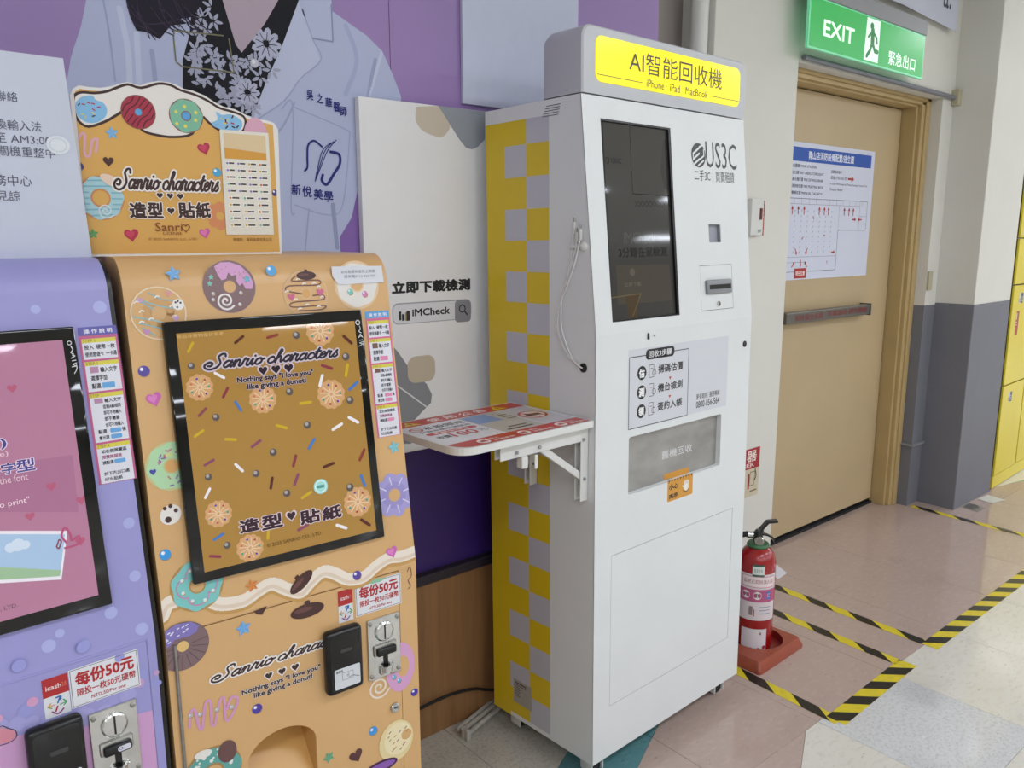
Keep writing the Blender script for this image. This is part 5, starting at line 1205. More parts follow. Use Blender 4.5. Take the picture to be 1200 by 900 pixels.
for k in range(6): yy=-.7+k*.28; xx=math.sqrt(max(.05,.8-yy*yy)); P.line([(-xx,yy),(-xx*.3,yy+.08),(xx*.3,yy-.05),(xx,yy)],.07,'#5c1c24',9,sm=3) if abs(yy)>.22 else (P.line([(-xx,yy),(-.32,yy)],.07,'#5c1c24',9),P.line([(.32,yy),(xx,yy)],.07,'#5c1c24',9))
P.at(218,135,20.5)
P.at(); donut(P,218,136,20,'#8a5a54','#7cb89c',"#5aa0d6",5,hr=.24,icer=.95,wavy=.03)
for a,b in ((216,125),(206,131),(207,145),(217,148),(229,141),(229,132)): P.at(a,b,2.1); P.poly(circ(0,0,1,12),'#e0d86a',9); P.at()
hrt(P,239,174,7.5,'#b32c4a',3,.3,'#c9445e'); hrt(P,127,189,6.5,'#4a2a26',3); hrt(P,154,275,8.5,'#b32c4a',3,.1,'#c9445e'); hrt(P,240,273,6.5,'#cc5c9c',3,.2,'#dc7cb4')
ball(P,254,202,5,'#4aa4d0',3); ball(P,93,195,5,'#4b3c80',3); ball(P,322,226,3.5,'#4b3c80',3); str_(P,131,156,8.5,'#86b8de','#74a8d4',3,.1); str_(P,109,274,7,'#6aa86a','#5a985a',3)
P.pxline([(89,170),(94,158),(99,158),(99,180),(105,182),(108,165),(114,164),(112,178)],.004,'#dca8b4',3,sm=5,cap=True)
donut(P,118,232,28,'#c98a58','#a9cfd6',"#d9a858",3,hr=.34,icer=.95)
P.at(118,232,28)
for k in range(7): yy=-.8+k*.26; xx=math.sqrt(max(.05,.85-yy*yy)); (P.line([(-xx,yy),(xx,yy+.05)],.06,'#7fb6c6',8,cap=False) if abs(yy)>.4 else (P.line([(-xx,yy),(-.46,yy)],.06,'#7fb6c6',8,cap=False),P.line([(.46,yy),(xx,yy)],.06,'#7fb6c6',8,cap=False)))
P.at(); P.at(130,212,14,-.5); P.poly(circ(0,0,1,18,.45),'#e6cdb8',9); P.at(); spiral(P,124,247,10,'#d6dfe0',.15,9,1.9)
P.at(258,253,15); 
for k in range(8): P.poly(circ(.7*math.cos(k*.785),.7*math.sin(k*.785),.4,12),'#d48a5c',3)
P.at(300,160,14); P.poly(circ(0,0,1,20,1.5),'#d6a4b8',2); P.at()
cursive(P,'Sanrio characters',(133,222),(256,203),'#3c221e','#ece6e0',10,.30)
for x,y in ((187,229),(199,229.5),(211,230)): P.at(x,y,5); P.poly(heart(),'#ece6e0',10); P.at(x,y,3.7); P.poly(heart(),'#3c221e',11); P.at()
for c,x0_,x1_ in (('造',152,171),('型',173,190.5),('貼',209,228),('紙',229.5,246)): P.text(c,x0_,256,x1_,237,'#3c221e',11,.055,outline='#ece6e0',ow=.05)
P.at(200,247,5.5); P.poly(heart(),'#ece6e0',10); P.at(200,247,4.2); P.poly(heart(),'#3c221e',11); P.at()
P.text('Sanri',182,271,213,261,'#8a4a1c',11,.01); P.at(217.5,267,4.6); P.line(heart(),.22,'#8a4a1c',11,closed=True); P.at()
P.text('LICENSE',191,275,213,272,'#8a4a1c',11); P.text('© 2025 SANRIO CO., LTD.',174,282,231,278.5,'#9a6424',11); P.text('授權商：鑫路事業有限公司',273,283,318,278.5,'#8a5a24',11)
# mini label sheet
s0=sf.px(265,275); s1=sf.px(314,156); P.at(); P.poly([(s0[0],s0[1]),(s1[0],s0[1]),(s1[0],s1[1]),(s0[0],s1[1])],'#e2dccf',12)
sw_,sh_=s1[0]-s0[0],s1[1]-s0[1]
P.poly([(s0[0]+sw_*.07,s1[1]-sh_*.27),(s1[0]-sw_*.07,s1[1]-sh_*.27),(s1[0]-sw_*.07,s1[1]-sh_*.03),(s0[0]+sw_*.07,s1[1]-sh_*.03)],'#dcc39a',13)
P.poly([(s0[0]+sw_*.07,s1[1]-sh_*.27),(s1[0]-sw_*.07,s1[1]-sh_*.27),(s1[0]-sw_*.07,s1[1]-sh_*.20),(s0[0]+sw_*.07,s1[1]-sh_*.17)],'#d49a3e',14)
for r_ in range(10):
    nc=4 if r_<5 else 3
    for c_ in range(nc):
        x=s0[0]+sw_*(.06+.9*(c_+.08)/nc); y=s1[1]-sh_*(.33+.066*r_); w_=sw_*.9/nc*.8
        P.poly([(x,y),(x+w_,y),(x+w_,y+sh_*.035),(x,y+sh_*.035)],'#f0ece2',13); P.line([(x+w_*.35,y+sh_*.018),(x+w_*.95,y+sh_*.018)],sh_*.016,'#4a4440',14,cap=False); P.poly(circ(x+w_*.17,y+sh_*.017,sh_*.012,8),q.choice(('#c97a4a','#7ab49a','#8a7ac0','#d0b04a')),14)
P.obj('printed_artwork',PAPER,cb)
# white notice board, left
nf=Fr(PA[0]+PA[2]*.16,PA[1],z)
x1=nf.px(90,180)[0]; x0=x1-.36; y1=nf.px(36,63.5)[1]
xr_t=nf.px(72,67)[0]; xr_b=nf.px(107,290)[0]
nb=obj('notice_board',MB().plate(nf,[(xr_b-.37,PTOP),(xr_b,PTOP),(xr_t+.002,y1),(xr_t-.37,y1)],th=.005),mat('foam_board','#c9cedd',.5,noise=.01),label='white notice board with printed Chinese lines, standing on the lavender machine',cat='notice')
P=Pr(nf,.0004); GR='#55586a'
for t,xr_,yb_,h in (('故障請與服務台聯絡',21,120,11.5),('請按右下鍵切換輸入法',49,155,12),('營業時間 PM10:00 至 AM3:00',60,171,12),('為機器關機重整中',65,186,12),('如有問題請洽服務中心',38,219,13),('造成不便敬請見諒',24,236,12)):
    n=sum(.55 if ord(c)<256 else 1 for c in t); hh=nf.px(40,yb_-h)[1]-nf.px(40,yb_)[1]; a=nf.px(xr_,yb_); P.texta(t,a[0]-n*hh*1.02,a[1],a[0],a[1]+hh,GR,1)
P.obj('lettering',PAPER,nb)
q=nf.px(68,170); P=Pr(nf,.0008); P.at(68,170,14); P.poly([(p[0],p[1]*.85) for p in circ(0,0,1,28)],'#dfe4ea',1); P.line([(p[0],p[1]*.85) for p in circ(0,0,.7,24)],.08,'#cfd5dd',2,closed=True); P.obj('round_seal',PRINT,nb,label='round silvery seal sticker')
# ------------------------------------------------------------------ pillar items
PFm=Fr((0,1.9,0),(1,0,0),(0,0,1))
a=PFm.px(880,260); b=PFm.px(890,235)
y0=PFm.px(884,276)[1]; y1=PFm.px(884,233)[1]
e=empty('emergency_switch',((a[0]+b[0])/2,1.9,y0),'small white exit switch on the pillar beside the kiosk','switch')
obj('housing',MB().box(a[0]-.03,1.878,y0,b[0],1.9,y1,bev=.003),WPL,e)
obj('red_button',MB().box(b[0]-.026,1.874,(y0+y1)/2-.010,b[0]-.012,1.879,(y0+y1)/2+.035,bev=.001),mat('dark_red','#6a1c18',.4),e)
P=Pr(Fr((0,1.878,0),(1,0,0),(0,0,1)),.0003); P.at(); P.texta('EXIT',b[0]-.034,y0+.012,b[0]-.008,y0+.024,'#3a6a4a',1,.02); P.obj('lettering',PRINT,e)
a=PFm.px(889.5,275); b=PFm.px(896.5,235); y0=PFm.px(893,276)[1]; y1=PFm.px(893,235)[1]
st=obj('warning_strip',MB().plate(PFm,[(a[0],y0),(b[0],y0),(b[0],y1),(a[0],y1)],th=.0006,off=.0008),mat('strip_red','#a33a30',.45),label='narrow red warning strip beside the exit switch on the pillar',cat='sticker')
P=Pr(PFm,.001); P.at()
for k,c in enumerate('非緊急勿按警報'): yy=y1-(y1-y0)*(k+.9)/7.4; P.texta(c,a[0]+.006,yy,b[0]-.006,yy+(y1-y0)*.11,'#e0c4b8',1,.02)
P.obj('lettering',PRINT,st)
a=PFm.px(873,545)[0]-.05; b=PFm.px(890,535)[0]; y1=PFm.px(881,525.5)[1]; ym=PFm.px(881,549)[1]; y0=PFm.px(881,581)[1]
st=obj('extinguisher_sign',MB().plate(PFm,[(a,y0),(b,y0),(b,y1),(a,y1)],th=.0008,off=.001),mat('sign_cream','#cfc4aa',.5,noise=.04),label='red and cream fire extinguisher sign on the pillar, partly hidden by the kiosk',cat='sign')
P=Pr(PFm,.0012); P.at(); P.poly([(a,ym),(b,ym),(b,y1),(a,y1)],'#a52430',0)
P.texta('器',PFm.px(874.5,545)[0],ym+(y1-ym)*.35,b-.022,y1-.01,'#ecdcd2',1,.03); P.texta('ER',PFm.px(874.5,545)[0],ym+.008,b-.038,ym+.026,'#ecdcd2',1,.02)
P.line([(a+.08,y0+.10),(a+.08,y0+.04)],.012,'#a52430',1); P.line([(b-.03,y0+.12),(b-.02,y0+.09),(b-.03,y0+.07)],.006,'#4a3a30',1); P.line([(b-.065,y0+.11),(b-.03,y0+.11),(b-.035,y0+.05),(b-.07,y0+.05)],.003,'#4a3a30',1,closed=True); P.line([(b-.06,y0+.025),(b-.015,y0+.025)],.006,'#7a5a4a',1)
P.obj('printed_artwork',PAPER,st)
# white pipe in the recess
x=P_=None
pf=Fr((0,1.945,0),(1,0,0),(0,0,1)); pa=pf.px(818.8,50)
px_=pa[0]
pts=[(px_,.0),(px_,2.20),(px_,2.26),(px_+.001,2.29),(px_+.005,2.35),(px_+.018,2.42),(px_+.03,2.50),(px_+.032,3.05)]
obj('drain_pipe',MB().tube([Vector((p[0],1.945,p[1])) for p in smoothline(pts,5)],.032,18),WPL,smooth=50,label='white pipe bending over behind the kiosk beside the pillar',cat='pipe')
# ------------------------------------------------------------------ door
DY=2.06; dxa,dxb=3.19,4.375
e=empty('door_1',((dxa+dxb)/2,DY,0),None,None,kind='structure')
obj('door_leaf',MB().box(dxa,DY,.03,dxb-.006,DY+.045,2.145,bev=.002),DOORM,e)
mb=MB().box(dxb,1.985,0,dxb+.022,DY+.06,2.16,bev=.003).box(dxb+.018,1.965,0,dxb+.055,1.99+.04,2.175,bev=.003).box(dxb+.05,1.955,0,dxb+.095,2.05,2.195,bev=.004)
mb.box(PX1,1.985,2.15,dxb+.02,DY+.06,2.165,bev=.003).box(PX1,1.965,2.16,dxb+.055,2.03,2.18,bev=.003).box(PX1,1.955,2.178,dxb+.095,2.05,2.195,bev=.003)
obj('door_frame',mb,FRAMEM,e)
obj('dark_gap',MB().box(dxa,DY+.01,0,dxb+.004,DY+.05,2.155),BLACK,e)
obj('threshold',MB().box(dxa-.08,DY-.006,0,dxb,DY+.05,.012),DARK,e)
DF=Fr((0,DY-.0,0),(1,0,0),(0,0,1))
bx1=4.087
mb=MB().box(3.30,DY-.055,1.098,bx1,DY-.012,1.150,bev=.004)
pb=obj('push_bar',mb,mat('bar_grey','#6f6c66',.35,.5),e,label='grey push bar with red lettering')
obj('bar_end_cap',MB().box(bx1-.012,DY-.058,1.094,bx1+.004,DY,1.154,bev=.003).box(3.30,DY-.03,1.10,3.34,DY,1.15),mat('cap_dark','#3d3a38',.4),pb)
BF=Fr((0,DY-.055,0),(1,0,0),(0,0,1)); P=Pr(BF,.0004); P.at(); P.texta('設有保全系統',3.37,1.108,3.62,1.138,'#7a2a26',1,.03); P.texta('非緊急時 請勿開啟',3.66,1.112,4.05,1.140,'#7a2a26',1,.03); P.obj('bar_lettering',PRINT,pb)
# poster on the door
pc=[DF.px(922,165),DF.px(1025.5,178),DF.px(1014,322.5),DF.px(918,328)]
xr=(pc[1][0]+pc[2][0])/2; xl=3.28; yt=pc[1][1]; yb=pc[2][1]
po=obj('evacuation_plan',MB().plate(DF,[(xl,yb-.0),(xr,yb),(xr-.0,yt-.0),(xl,yt)],th=.001,off=.0018),mat('plan_paper','#d5d9ea',.5),label='white fire equipment and evacuation plan taped to the tan door',cat='poster')
P=Pr(DF,.0022); P.at()
W=xr-xl; H=yt-yb; X=lambda f: xl+W*f; Y=lambda f: yb+H*f
P.poly([(X(.04),Y(.865)),(X(.96),Y(.865)),(X(.96),Y(.965)),(X(.04),Y(.965))],'#2a56b0',0)
P.texta('青山店消防設備配置/逃生圖',X(.25),Y(.885),X(.75),Y(.945),'#e4e8f4',1,.03)
for k,t in enumerate(('位置圖 YOUR STATION','出口燈 EXIT INDICATOR LIGHT','滅火器位置 FIRE EXTINGUISHER','消防栓位置 FIRE FIGHTING BOX','警報位置 MANUAL CALL BOX')): P.texta(t,X(.10),Y(.82-.048*k),X(.42 if k else .34),Y(.845-.048*k),'#4a4c5a',1,.01)
P.texta('逃難路線指示',X(.5),Y(.80),X(.62),Y(.825),'#4a4c5a',1); P.texta('疏散方向為紅色',X(.5),Y(.755),X(.68),Y(.78),'#4a4c5a',1); P.texta('In Case Of Emergency!! Please Evacuate Towards The',X(.5),Y(.71),X(.93),Y(.73),'#4a4c5a',1); P.texta('Direction Marked',X(.5),Y(.67),X(.64),Y(.69),'#4a4c5a',1)
def arrow(x,y,t,s=.022,c='#b0302e'):
    P.at(ab=(x,y),r=s,rot=t); P.poly([(-1,-.15),(.2,-.15),(.2,-.5),(1,0),(.2,.5),(.2,.15),(-1,.15)],c,3); P.at()
arrow(X(.73),Y(.767),0,.03)
LN='#5a5c68'
def pl(l,w_=.0022): P.line([(X(a),Y(b)) for a,b in l],w_,LN,1,cap=False)
pl([(.02,.60),(.95,.60),(.95,.37),(.62,.37),(.62,.06),(.02,.06),(.02,.60)]); pl([(.02,.56),(.86,.56)],.0012); pl([(.86,.60),(.86,.37)],.0012); pl([(.02,.17),(.62,.17)],.0012); pl([(.02,.13),(.3,.13)],.0012); pl([(.62,.37),(.62,.56)],.0012); pl([(.86,.48),(.95,.48)],.0012); pl([(.86,.42),(.95,.42)],.0012)
for k in range(12): x=.06+k*.075; pl([(x,.56),(x,.60)],.0012)
for c_ in range(8):
    for r_ in range(9): x=.08+c_*.065; y=.20+r_*.038; P.line([(X(x),Y(y)),(X(x+.008),Y(y+.012))],.003,'#8a8c98',1,cap=False)
for x in (.12,.18,.24,.40,.455,.50,.68,.735,.785): arrow(X(x),Y(.515),math.pi/2,.020)
arrow(X(.80),Y(.455),0,.02); arrow(X(.87),Y(.455),math.pi,.02); arrow(X(.58),Y(.20),0,.018); arrow(X(.18),Y(.21),-1.1,.018); arrow(X(.29),Y(.21),-2,.018); arrow(X(.16),Y(.115),.8,.018); arrow(X(.29),Y(.115),2.3,.018); arrow(X(.235),Y(.12),-1.57,.018)
for x,y in ((.34,.46),(.47,.33),(.24,.31),(.52,.12)): arrow(X(x),Y(y),R.uniform(0,6),.010)
P.poly([(X(.175),Y(.01)),(X(.30),Y(.01)),(X(.30),Y(.085)),(X(.175),Y(.085))],'#b0302e',4); P.texta('現在位置',X(.19),Y(.03),X(.285),Y(.065),'#f0dcd8',5,.03)
P.obj('printed_plan',PAPER,po)
# conduit and junction box above the door
obj('conduit',MB().tube([Vector((2.95 if False else PX1+.01,1.885,2.213)),Vector((4.585,1.885,2.203))],.011,10),mat('conduit_grey','#7d7e86',.5),smooth=50,label='grey conduit running along the wall above the door frame',cat='conduit')
obj('junction_box',MB().box(4.565-.0,1.862,2.165,4.625-.004,1.9,2.245,bev=.004),mat('aged_plastic','#b9b296',.5),label='beige junction box at the end of the grey conduit',cat='box')
q=PFm.px(1088.5,328); obj('wall_plate',MB().box(q[0]-.024,1.888,q[1]-.055,q[0]+.020,1.9,q[1]+.045,bev=.003),mat('aged_plastic','#b9b296',.5),label='small beige blank switch plate on the wall beside the grey column',cat='switch')
# exit sign
EY=1.78; EA=.012
ef=Fr((0,EY,0),(math.cos(EA),math.sin(EA),0),(0,0,1))
c=[ef.px(946.3,53.5),ef.px(1079.5,94),ef.px(1085.3,42)]
ex0,ey0=c[0]; ex1=(c[1][0]+c[2][0])/2; ey1=c[2][1]; ey0=(c[0][1]+c[1][1])/2
e=empty('exit_sign',(ef.pt((ex0+ex1)/2,ey0-.02,0)),'green lit emergency exit sign mounted above the tan door','exit sign')
sgn=obj('lit_panel',MB().plate(ef,rr(ex0,ey0,ex1,ey1,.004),th=.012,off=0),mat('exit_edge','#7fe6b0',.3,emit=.15),e)
P=Pr(ef,.0004); P.at(); P.poly(rr(ex0+.008,ey0+.007,ex1-.008,ey1-.007,.003),'#2fae55',0)
P.text('EXIT',964,56,1000.5,37.5,'#eafff2',2,.02) if False else None
W=ex1-ex0; H=ey1-ey0
xE0=ef.px(964,48)[0]; xE1=ef.px(1000.5,52)[0]; xC0=ef.px(1040.5,75)[0]; xC1=ef.px(1072,80)[0]; xf0=ef.px(1013.5,45)[0]; xf1=ef.px(1030,52)[0]
P.texta('EXIT',xE0,ey0+H*.30,xE1,ey0+H*.62,'#eafff2',2,.03); P.texta('緊急出口',xC0,ey0+H*.12,xC1,ey0+H*.42,'#eafff2',2,.02)
P.poly([(xf0,ey0+H*.07),(xf1,ey0+H*.07),(xf1,ey0+H*.95),(xf0+.01,ey0+H*.95)],'#eafff2',1)
GN='#1f7a3e'; fx=(xf0+xf1)/2; fw=xf1-xf0
P.poly(circ(fx-.008,ey0+H*.80,.016,14,.014),GN,3)
P.line([(fx,ey0+H*.70),(fx+.004,ey0+H*.45)],.032,GN,3); P.line([(fx-.005,ey0+H*.68),(fx-.035,ey0+H*.56)],.012,GN,3); P.line([(fx+.005,ey0+H*.68),(fx+.04,ey0+H*.58),(fx+.045,ey0+H*.48)],.012,GN,3)
P.line([(fx+.002,ey0+H*.46),(fx-.015,ey0+H*.28),(fx-.04,ey0+H*.16)],.018,GN,3); P.line([(fx+.004,ey0+H*.46),(fx+.03,ey0+H*.30),(fx+.055,ey0+H*.30)],.018,GN,3)
P.obj('printed_symbol',EXITLIT,sgn)
obj('housing',MB().box(ex0,ey1-.002,-.05,ex1+.004,ey1+.065,.006,A=ef.A(),bev=.004),mat('sign_housing','#8e8f93',.45),e)
obj('mounting_arm',MB().box(ex1-.03,ey1+.01,-.12,ex1-.012,ey1+.05,-.04,A=ef.A(),bev=.003).box(ex0+.05,ey1+.01,-.12,ex0+.07,ey1+.05,-.04,A=ef.A(),bev=.003).box(ex1-.004,ey1+.012,-.04,ex1+.03,ey1+.022,-.03,A=ef.A(),bev=.002),mat('sign_housing','#8e8f93',.45),e)
# hanging white plate, top right
hf=Fr((0,1.865,0),(1,0,0),(0,0,1)); a=hf.px(1123,10); b0=hf.px(1118,35)[1]; xL=hf.px(1035,0)[0]; bL=hf.px(1065,8)
hp_=obj('banner_sheet',MB().plate(hf,[(xL-.6,bL[1]+.01),(bL[0]-.05,bL[1]),(a[0]-.02,b0-.003),(a[0],b0-.012),(a[0],2.95),(xL-.6,2.95)],th=.002),mat('banner_white','#c2c6d6',.5),label='corner of a white banner with black lettering, top right above the exit sign',cat='banner')
P=Pr(hf,.0004); q0=hf.px(1105,8); q1=hf.px(1116.5,-14); P.at(); P.texta('a.',q0[0],q0[1],q1[0],q1[1],'#26283c',1,0); P.obj('lettering',PRINT,hp_)
# ------------------------------------------------------------------ lockers
la=Vector(P3(1160,573.5,0)); lb=Vector(P3(1200,548.5,0)); ld=(lb-la).normalized()
LK=Fr(la+ld*.005,ld,z); LW=2.4
e=empty('locker_bank',LK.pt(1.2,0,-.2)+Vector((0,.2,0)),'yellow coin locker bank standing beyond the grey column','locker')
obj('carcass',MB().box(0,.0,-.22,LW,2.0,-.004,A=LK.A()),mat('locker_dark_seam','#7a6c20',.4),e)
obj('plinth',MB().box(0,.004,-.004,LW,.078,.008,A=LK.A(),bev=.002),YLW,e)
vx=LK.px(1192,500)[0]; vx0=vx-.30
hz1=(LK.px(1174.4,452.8)[1]+LK.px(1195.7,443.6)[1])/2; hz2=LK.px(1187.6,334)[1]; hz3=LK.px(1194.8,285)[1]
rows=[.08,hz1,hz2,hz2+(hz2-hz1)*.45,1.98]
xs=[(0.0,vx-.007)]+[(vx+.010+k*.5,vx+.010+(k+1)*.5-.007) for k in range(4)]
for (x0,x1) in xs:
    for k in range(4):
        if x1>LW: continue
        dd=obj('locker_door',MB().box(x0+.002,rows[k]+.004,0,x1,rows[k+1]-.004,.012,A=LK.A(),bev=.002),YLW,e)
        P=Pr(LK,.0125); P.at()
        xx=(LK.px(1181,463)[0] if x0==0.0 else x1-.10); yy=rows[k+1]-.055
        if k<3:
            P.poly([(xx-.035,yy-.055),(xx-.002,yy-.055),(xx-.002,yy+.005),(xx-.035,yy+.005)],'#dcdcd4',0); P.poly([(xx,yy-.055),(xx+.036,yy-.055),(xx+.036,yy+.005),(xx,yy+.005)],'#26306a',0)
            P.texta('03',xx-.030,yy-.050,xx-.007,yy-.025,'#2a2a3a',1,.02); P.texta('52',xx+.006,yy-.045,xx+.030,yy-.015,'#dfe2ee',1,.02)
        if k==1: P.poly([(xx-.05,yy-.24),(xx-.0,yy-.24),(xx-.0,yy-.10),(xx-.05,yy-.10)],'#b03a28',0); P.poly([(xx-.048,yy-.15),(xx-.034,yy-.15),(xx-.034,yy-.11),(xx-.048,yy-.11)],'#eee6dc',1); P.line([(xx-.052,yy-.165),(xx-.028,yy-.165)],.006,'#eee6dc',1); P.line([(xx-.052,yy-.18),(xx-.028,yy-.18)],.006,'#eee6dc',1)
        if k==3 or k==2:
            P.poly([(xx-.10,rows[k]+.02),(xx+.09,rows[k]+.02),(xx+.09,rows[k+1]-.09),(xx-.10,rows[k+1]-.09)],'#d9d9c4',0) if k==3 else None
            if k==3:
                for r_ in range(5): P.line([(xx-.085,rows[k]+.05+r_*.045),(xx+.07,rows[k]+.05+r_*.045)],.012,'#2e2e30' if r_%2 else '#6a7aa0',1,cap=False)
        P.obj('locker_number',PRINT,dd)
# ------------------------------------------------------------------ fire extinguisher
EXc=Vector(P3(888,757,.02)); 
ecx,ecy=EXc.x,EXc.y
# tray
tcx,tcy=ecx,ecy
TA=(Vector((0,0,0)),Vector((1,0,0)),Vector((0,1,0)),Vector((0,0,1)))
t0x,t1x=2.335,2.665
t0y,t1y=1.415,1.66
TFr=Fr((0,0,0),(math.cos(KY),math.sin(KY),0),(-math.sin(KY),math.cos(KY),0))
_a=TFr.px(903,779)
def tl2(x,y): 
    p=P3(x,y,0); d_=p; return (d_.dot(TFr.a),d_.dot(TFr.b))
c1=tl2(904,783); c2=tl2(942,758); 
tw=c2[0]-c1[0]
ty0=(c1[1]+c2[1])/2; tx1=c2[0]; tx0=tx1-.30; ty1=ty0+.24
eC=(tx0+.170,(ty0+ty1)/2+.0)
hole=circ(eC[0],eC[1],.094,36)
pts_out=rr(tx0,ty0,tx1,ty1,.012,3)
def ringz(loop,zz,sc=1.0,cc=None):
    cc=cc or ((tx0+tx1)/2,(ty0+ty1)/2); return [TFr.pt(cc[0]+(p[0]-cc[0])*sc,cc[1]+(p[1]-cc[1])*sc,zz) for p in loop]
mb=MB(); n=len(pts_out)
rg=[ringz(pts_out,0.0),ringz(pts_out,.012),ringz(pts_out,.040,.90)]
vs=sum(rg,[]); fs=[(j*n+i,j*n+(i+1)%n,(j+1)*n+(i+1)%n,(j+1)*n+i) for j in range(2) for i in range(n)]
mb.add(vs,fs)
topo=[(((tx0+tx1)/2)+(p[0]-(tx0+tx1)/2)*.90,((ty0+ty1)/2)+(p[1]-(ty0+ty1)/2)*.90) for p in pts_out]
fl_=topo+hole; tri=tessellate_polygon([[Vector((p[0],p[1],0)) for p in topo],[Vector((p[0],p[1],0)) for p in hole]])
mb.add([TFr.pt(p[0],p[1],.040) for p in fl_],[tuple(t) for t in tri])
tr=obj('extinguisher_tray',mb,TRAYM,smooth=30,label='brick red plastic tray on the floor under the fire extinguisher',cat='tray')
obj('tray_well',MB().lathe([(.094,.040),(.092,.012),(0,.010)],TFr.pt(eC[0],eC[1],0),(0,0,1),32,cap=False),mat('red_well','#8a2420',.35),tr,smooth=30)
Ec=TFr.pt(eC[0]-.024,eC[1],.013)
e=empty('fire_extinguisher',Ec,'red dry powder fire extinguisher with worn pink label, standing right of the kiosk','fire extinguisher')
ER=.066
HB=.395
obj('cylinder',MB().lathe([(.050,0),(.062,.004),(ER,.014),(ER,HB-.075),(ER*.985,HB-.055),(ER*.90,HB-.032),(ER*.70,HB-.014),(ER*.42,HB-.003),(.022,HB+.002)],Ec,(0,0,1),36),REDM,e,smooth=50)
obj('collar_ring',MB().lathe([(.038,HB-.006),(.040,HB),(.036,HB+.007),(.020,HB+.010)],Ec,(0,0,1),28),mat('green_ring','#3c6a44',.5),e,smooth=40)
obj('valve',MB().lathe([(.018,HB+.004),(.018,HB+.025),(.014,HB+.03),(.014,HB+.05),(.010,HB+.056)],Ec,(0,0,1),20).box(-.02,-.010,HB+.028,.02,.010,HB+.052,A=(Ec,TFr.a,TFr.b,z),bev=.003),BLACK,e,smooth=40)
RT=Vector(CR); RT.z=0; RT.normalize()
FW=Vector((0,0,1)).cross(RT)
def EL(a,b,h): return Ec+RT*a+FW*b+z*h
def bar(pts,w_,t_): 
    mb=MB()
    for i in range(len(pts)-1):
        p,q_=pts[i],pts[i+1]; d_=(q_-p).normalized(); nn=d_.cross(FW).normalized(); mb.box(-.002,-w_/2,-t_/2,(q_-p).length+.002,w_/2,t_/2,A=(p,d_,FW,nn),bev=.0015)
    return mb
obj('carry_handle',bar([EL(-.020,0,HB+.036),EL(.0,0,HB+.048),EL(.030,0,HB+.085),EL(.062,0,HB+.088)],.024,.009),BLACK,e,label='upper black squeeze lever')
obj('squeeze_lever',bar([EL(0,0,HB+.042),EL(.030,0,HB+.036),EL(.050,0,HB+.026),EL(.060,0,HB+.008)],.020,.006),BLACK,e)
gd=(-FW); gp=EL(.006,.0,HB+.018)-FW*.018 if FW.dot(Vector((0,1,0)))>0 else EL(.006,0,HB+.018)+FW*.018
vd=(CAM-gp); vd.z=0; vd.normalize()
gp=EL(.004,0,HB+.020)+vd*.018
ga=obj('pressure_gauge',MB().lathe([(.017,0),(.018,.006),(.015,.012),(.0,.012)],gp,vd,24),CHROME,e,smooth=40)
obj('gauge_dial',MB().lathe([(.012,.0122),(.012,.0128),(0,.0128)],gp,vd,20),mat('dial_face','#8a8478',.4),ga)
hose=[EL(-.018,0,HB+.035),EL(-.05,0,HB+.038),EL(-.085,0,HB+.02),EL(-.098,0,HB-.05),EL(-.095,0,HB-.15),EL(-.088,0,HB-.25)]
obj('hose',MB().tube(sm3([tuple(h) for h in hose],5),.010,12),RUB,e,smooth=50)
obj('hose_ferrule',MB().tube([EL(-.020,0,HB+.0355),EL(-.042,0,HB+.0375)],.012,14),CHROME,e,smooth=50)
# labels wrapped round the cylinder
va=math.atan2(vd.y,vd.x)
def wrap(name,a0,a1,h0,h1,items,m,ragged=False,label=None):
    mb=MB(); r=ER+.0006
    def quad(x0,y0,x1,y1,c,lev):
        n_=max(1,int(abs(x1-x0)*14)+1); rr_=r+lev*.0001
        for i in range(n_):
            t0=va+(x0+(x1-x0)*i/n_); t1=va+(x0+(x1-x0)*(i+1)/n_)
            vs_=[Ec+Vector((math.cos(t)*rr_,math.sin(t)*rr_,hh)) for t,hh in ((t0,y0),(t1,y0),(t1,y1),(t0,y1))]
            mb.add(vs_,[(0,1,2,3)],c)
    quad(a0,h0,a1,h1,items[0],0)
    for it in items[1:]: 
        if it[0]=='q': quad(*it[1:])
        if it[0]=='c':
            _,cx_,cy_,rc,c_,lev=it; rr_=r+lev*.0001
            p=[Ec+Vector((math.cos(va+cx_+rc/ER*math.cos(t))*rr_,math.sin(va+cx_+rc/ER*math.cos(t))*rr_,cy_+rc*math.sin(t))) for t in [i*6.283/20 for i in range(20)]]
            cc_=Ec+Vector((math.cos(va+cx_)*rr_,math.sin(va+cx_)*rr_,cy_)); mb.add([cc_]+p,[(0,1+i,1+(i+1)%20) for i in range(20)],c_)
        if it[0]=='t':
            _,s_,x0,y0,x1,y1,c_,lev=it; rr_=r+lev*.0001; vs_,fs_,bb=glyphs(s_,0)
            mb.add([Ec+Vector((math.cos(va+x0+(x1-x0)*(p[0]-bb[0])/(bb[2]-bb[0]))*rr_,math.sin(va+x0+(x1-x0)*(p[0]-bb[0])/(bb[2]-bb[0]))*rr_,y0+(y1-y0)*(p[1]-bb[1])/(bb[3]-bb[1]))) for p in vs_],fs_,c_)
    return obj(name,mb,PAPER,e,recalc=False,label=label)
h1_=HB-.090; 
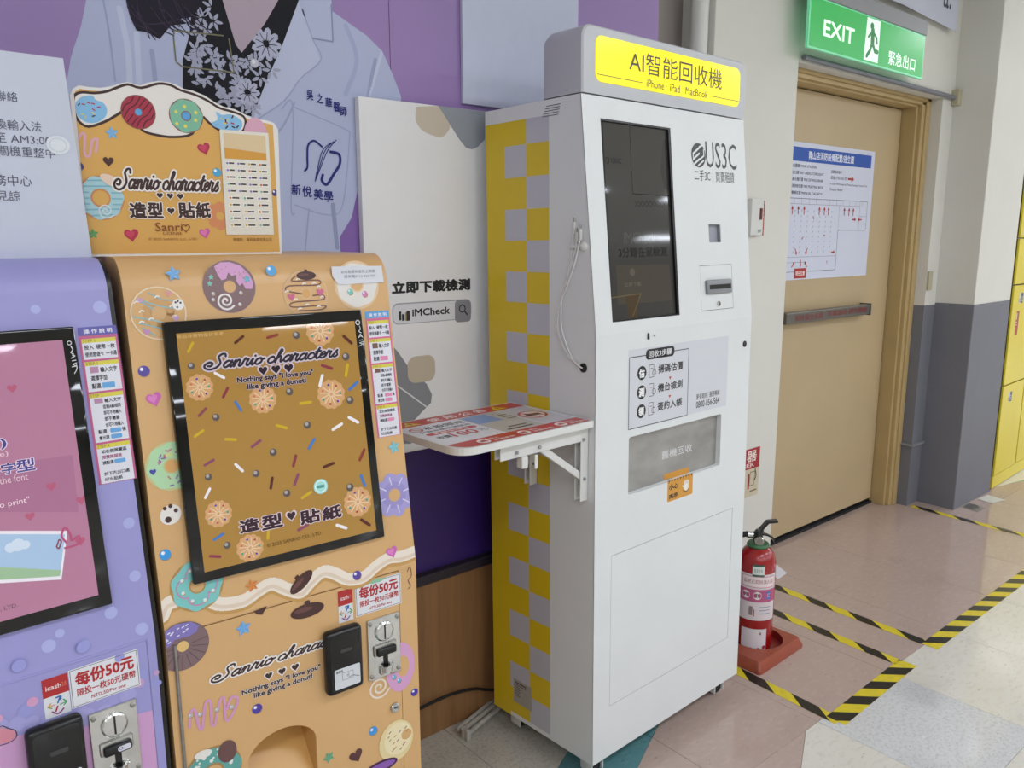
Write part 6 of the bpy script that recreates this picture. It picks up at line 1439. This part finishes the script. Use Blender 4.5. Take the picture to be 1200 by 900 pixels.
wrap('pink_label',-.95,1.25,h1_-0.1736,h1_,['#dcd0d2',('q',-.95,h1_-0.1039,1.25,h1_-0.0558,'#b85a80',1),('q',-.78,h1_-0.0496,1.15,h1_-0.0062,'#c9949c',1),('q',-.74,h1_-0.0465,1.11,h1_-0.0093,'#ecdcdc',2),('t','蓄壓式乾粉滅火器',-.65,h1_-0.0341,1.0,h1_-0.0186,'#9a4a54',3),
 ('c',-.50,h1_-0.0790,.0150,'#e6dfdc',2),('c',.12,h1_-0.0790,.0150,'#e6dfdc',2),('c',.74,h1_-0.0790,.0150,'#3f7cc4',2),('t','A',-.58,h1_-0.0853,-.42,h1_-0.0713,'#2a2a2a',3),('t','B',.05,h1_-0.0853,.19,h1_-0.0713,'#2a2a2a',3),('t','C',.67,h1_-0.0853,.81,h1_-0.0713,'#e6e6ea',3),
 ('q',-.3,h1_-0.1550,-.1,h1_-0.1209,'#8a7a7a',2),('q',-.05,h1_-0.1581,.0,h1_-0.1318,'#a03a3a',2),('q',.25,h1_-0.1240,.9,h1_-0.1209,'#8a94a8',2),('q',.25,h1_-0.1364,.9,h1_-0.1333,'#8a94a8',2),('q',.25,h1_-0.1488,.9,h1_-0.1457,'#8a94a8',2)],PAPER,label='pink and white instruction label')
wrap('worn_label',-.66,.74,.018,.098,['#d9d2d6',('q',.35,.076,.42,.086,'#8a2420',1),('c',-.1,.020,.006,'#a81c1e',1),('c',.3,.022,.005,'#a81c1e',1),('c',.62,.028,.007,'#a81c1e',1)],PAPER,label='torn white sticker remains')
wrap('round_tag',-.20,.42,HB-.098,HB-.052,['#d9e0da',('q',-.20,HB-.098,.42,HB-.090,'#3a5a4a',1),('q',-.20,HB-.060,.42,HB-.052,'#3a5a4a',1),('t','檢 查 合 格',-.1,HB-.082,.32,HB-.068,'#5a6a62',2)],PAPER)
q=EL(.045,0,HB-.06); tg=MB(); 
T0=[EL(.058,-.02,HB-.065),EL(.10,-.03,HB-.098),EL(.068,-.03,HB-.122),EL(.04,-.02,HB-.09)]
if (T0[0]-Ec).length>0: tg.add(T0+[p+FW*.001 for p in T0],[(0,1,2,3),(7,6,5,4),(0,4,5,1),(1,5,6,2),(2,6,7,3),(3,7,4,0)])
obj('inspection_tag',tg,mat('tag_card','#dcdce0',.6),e)
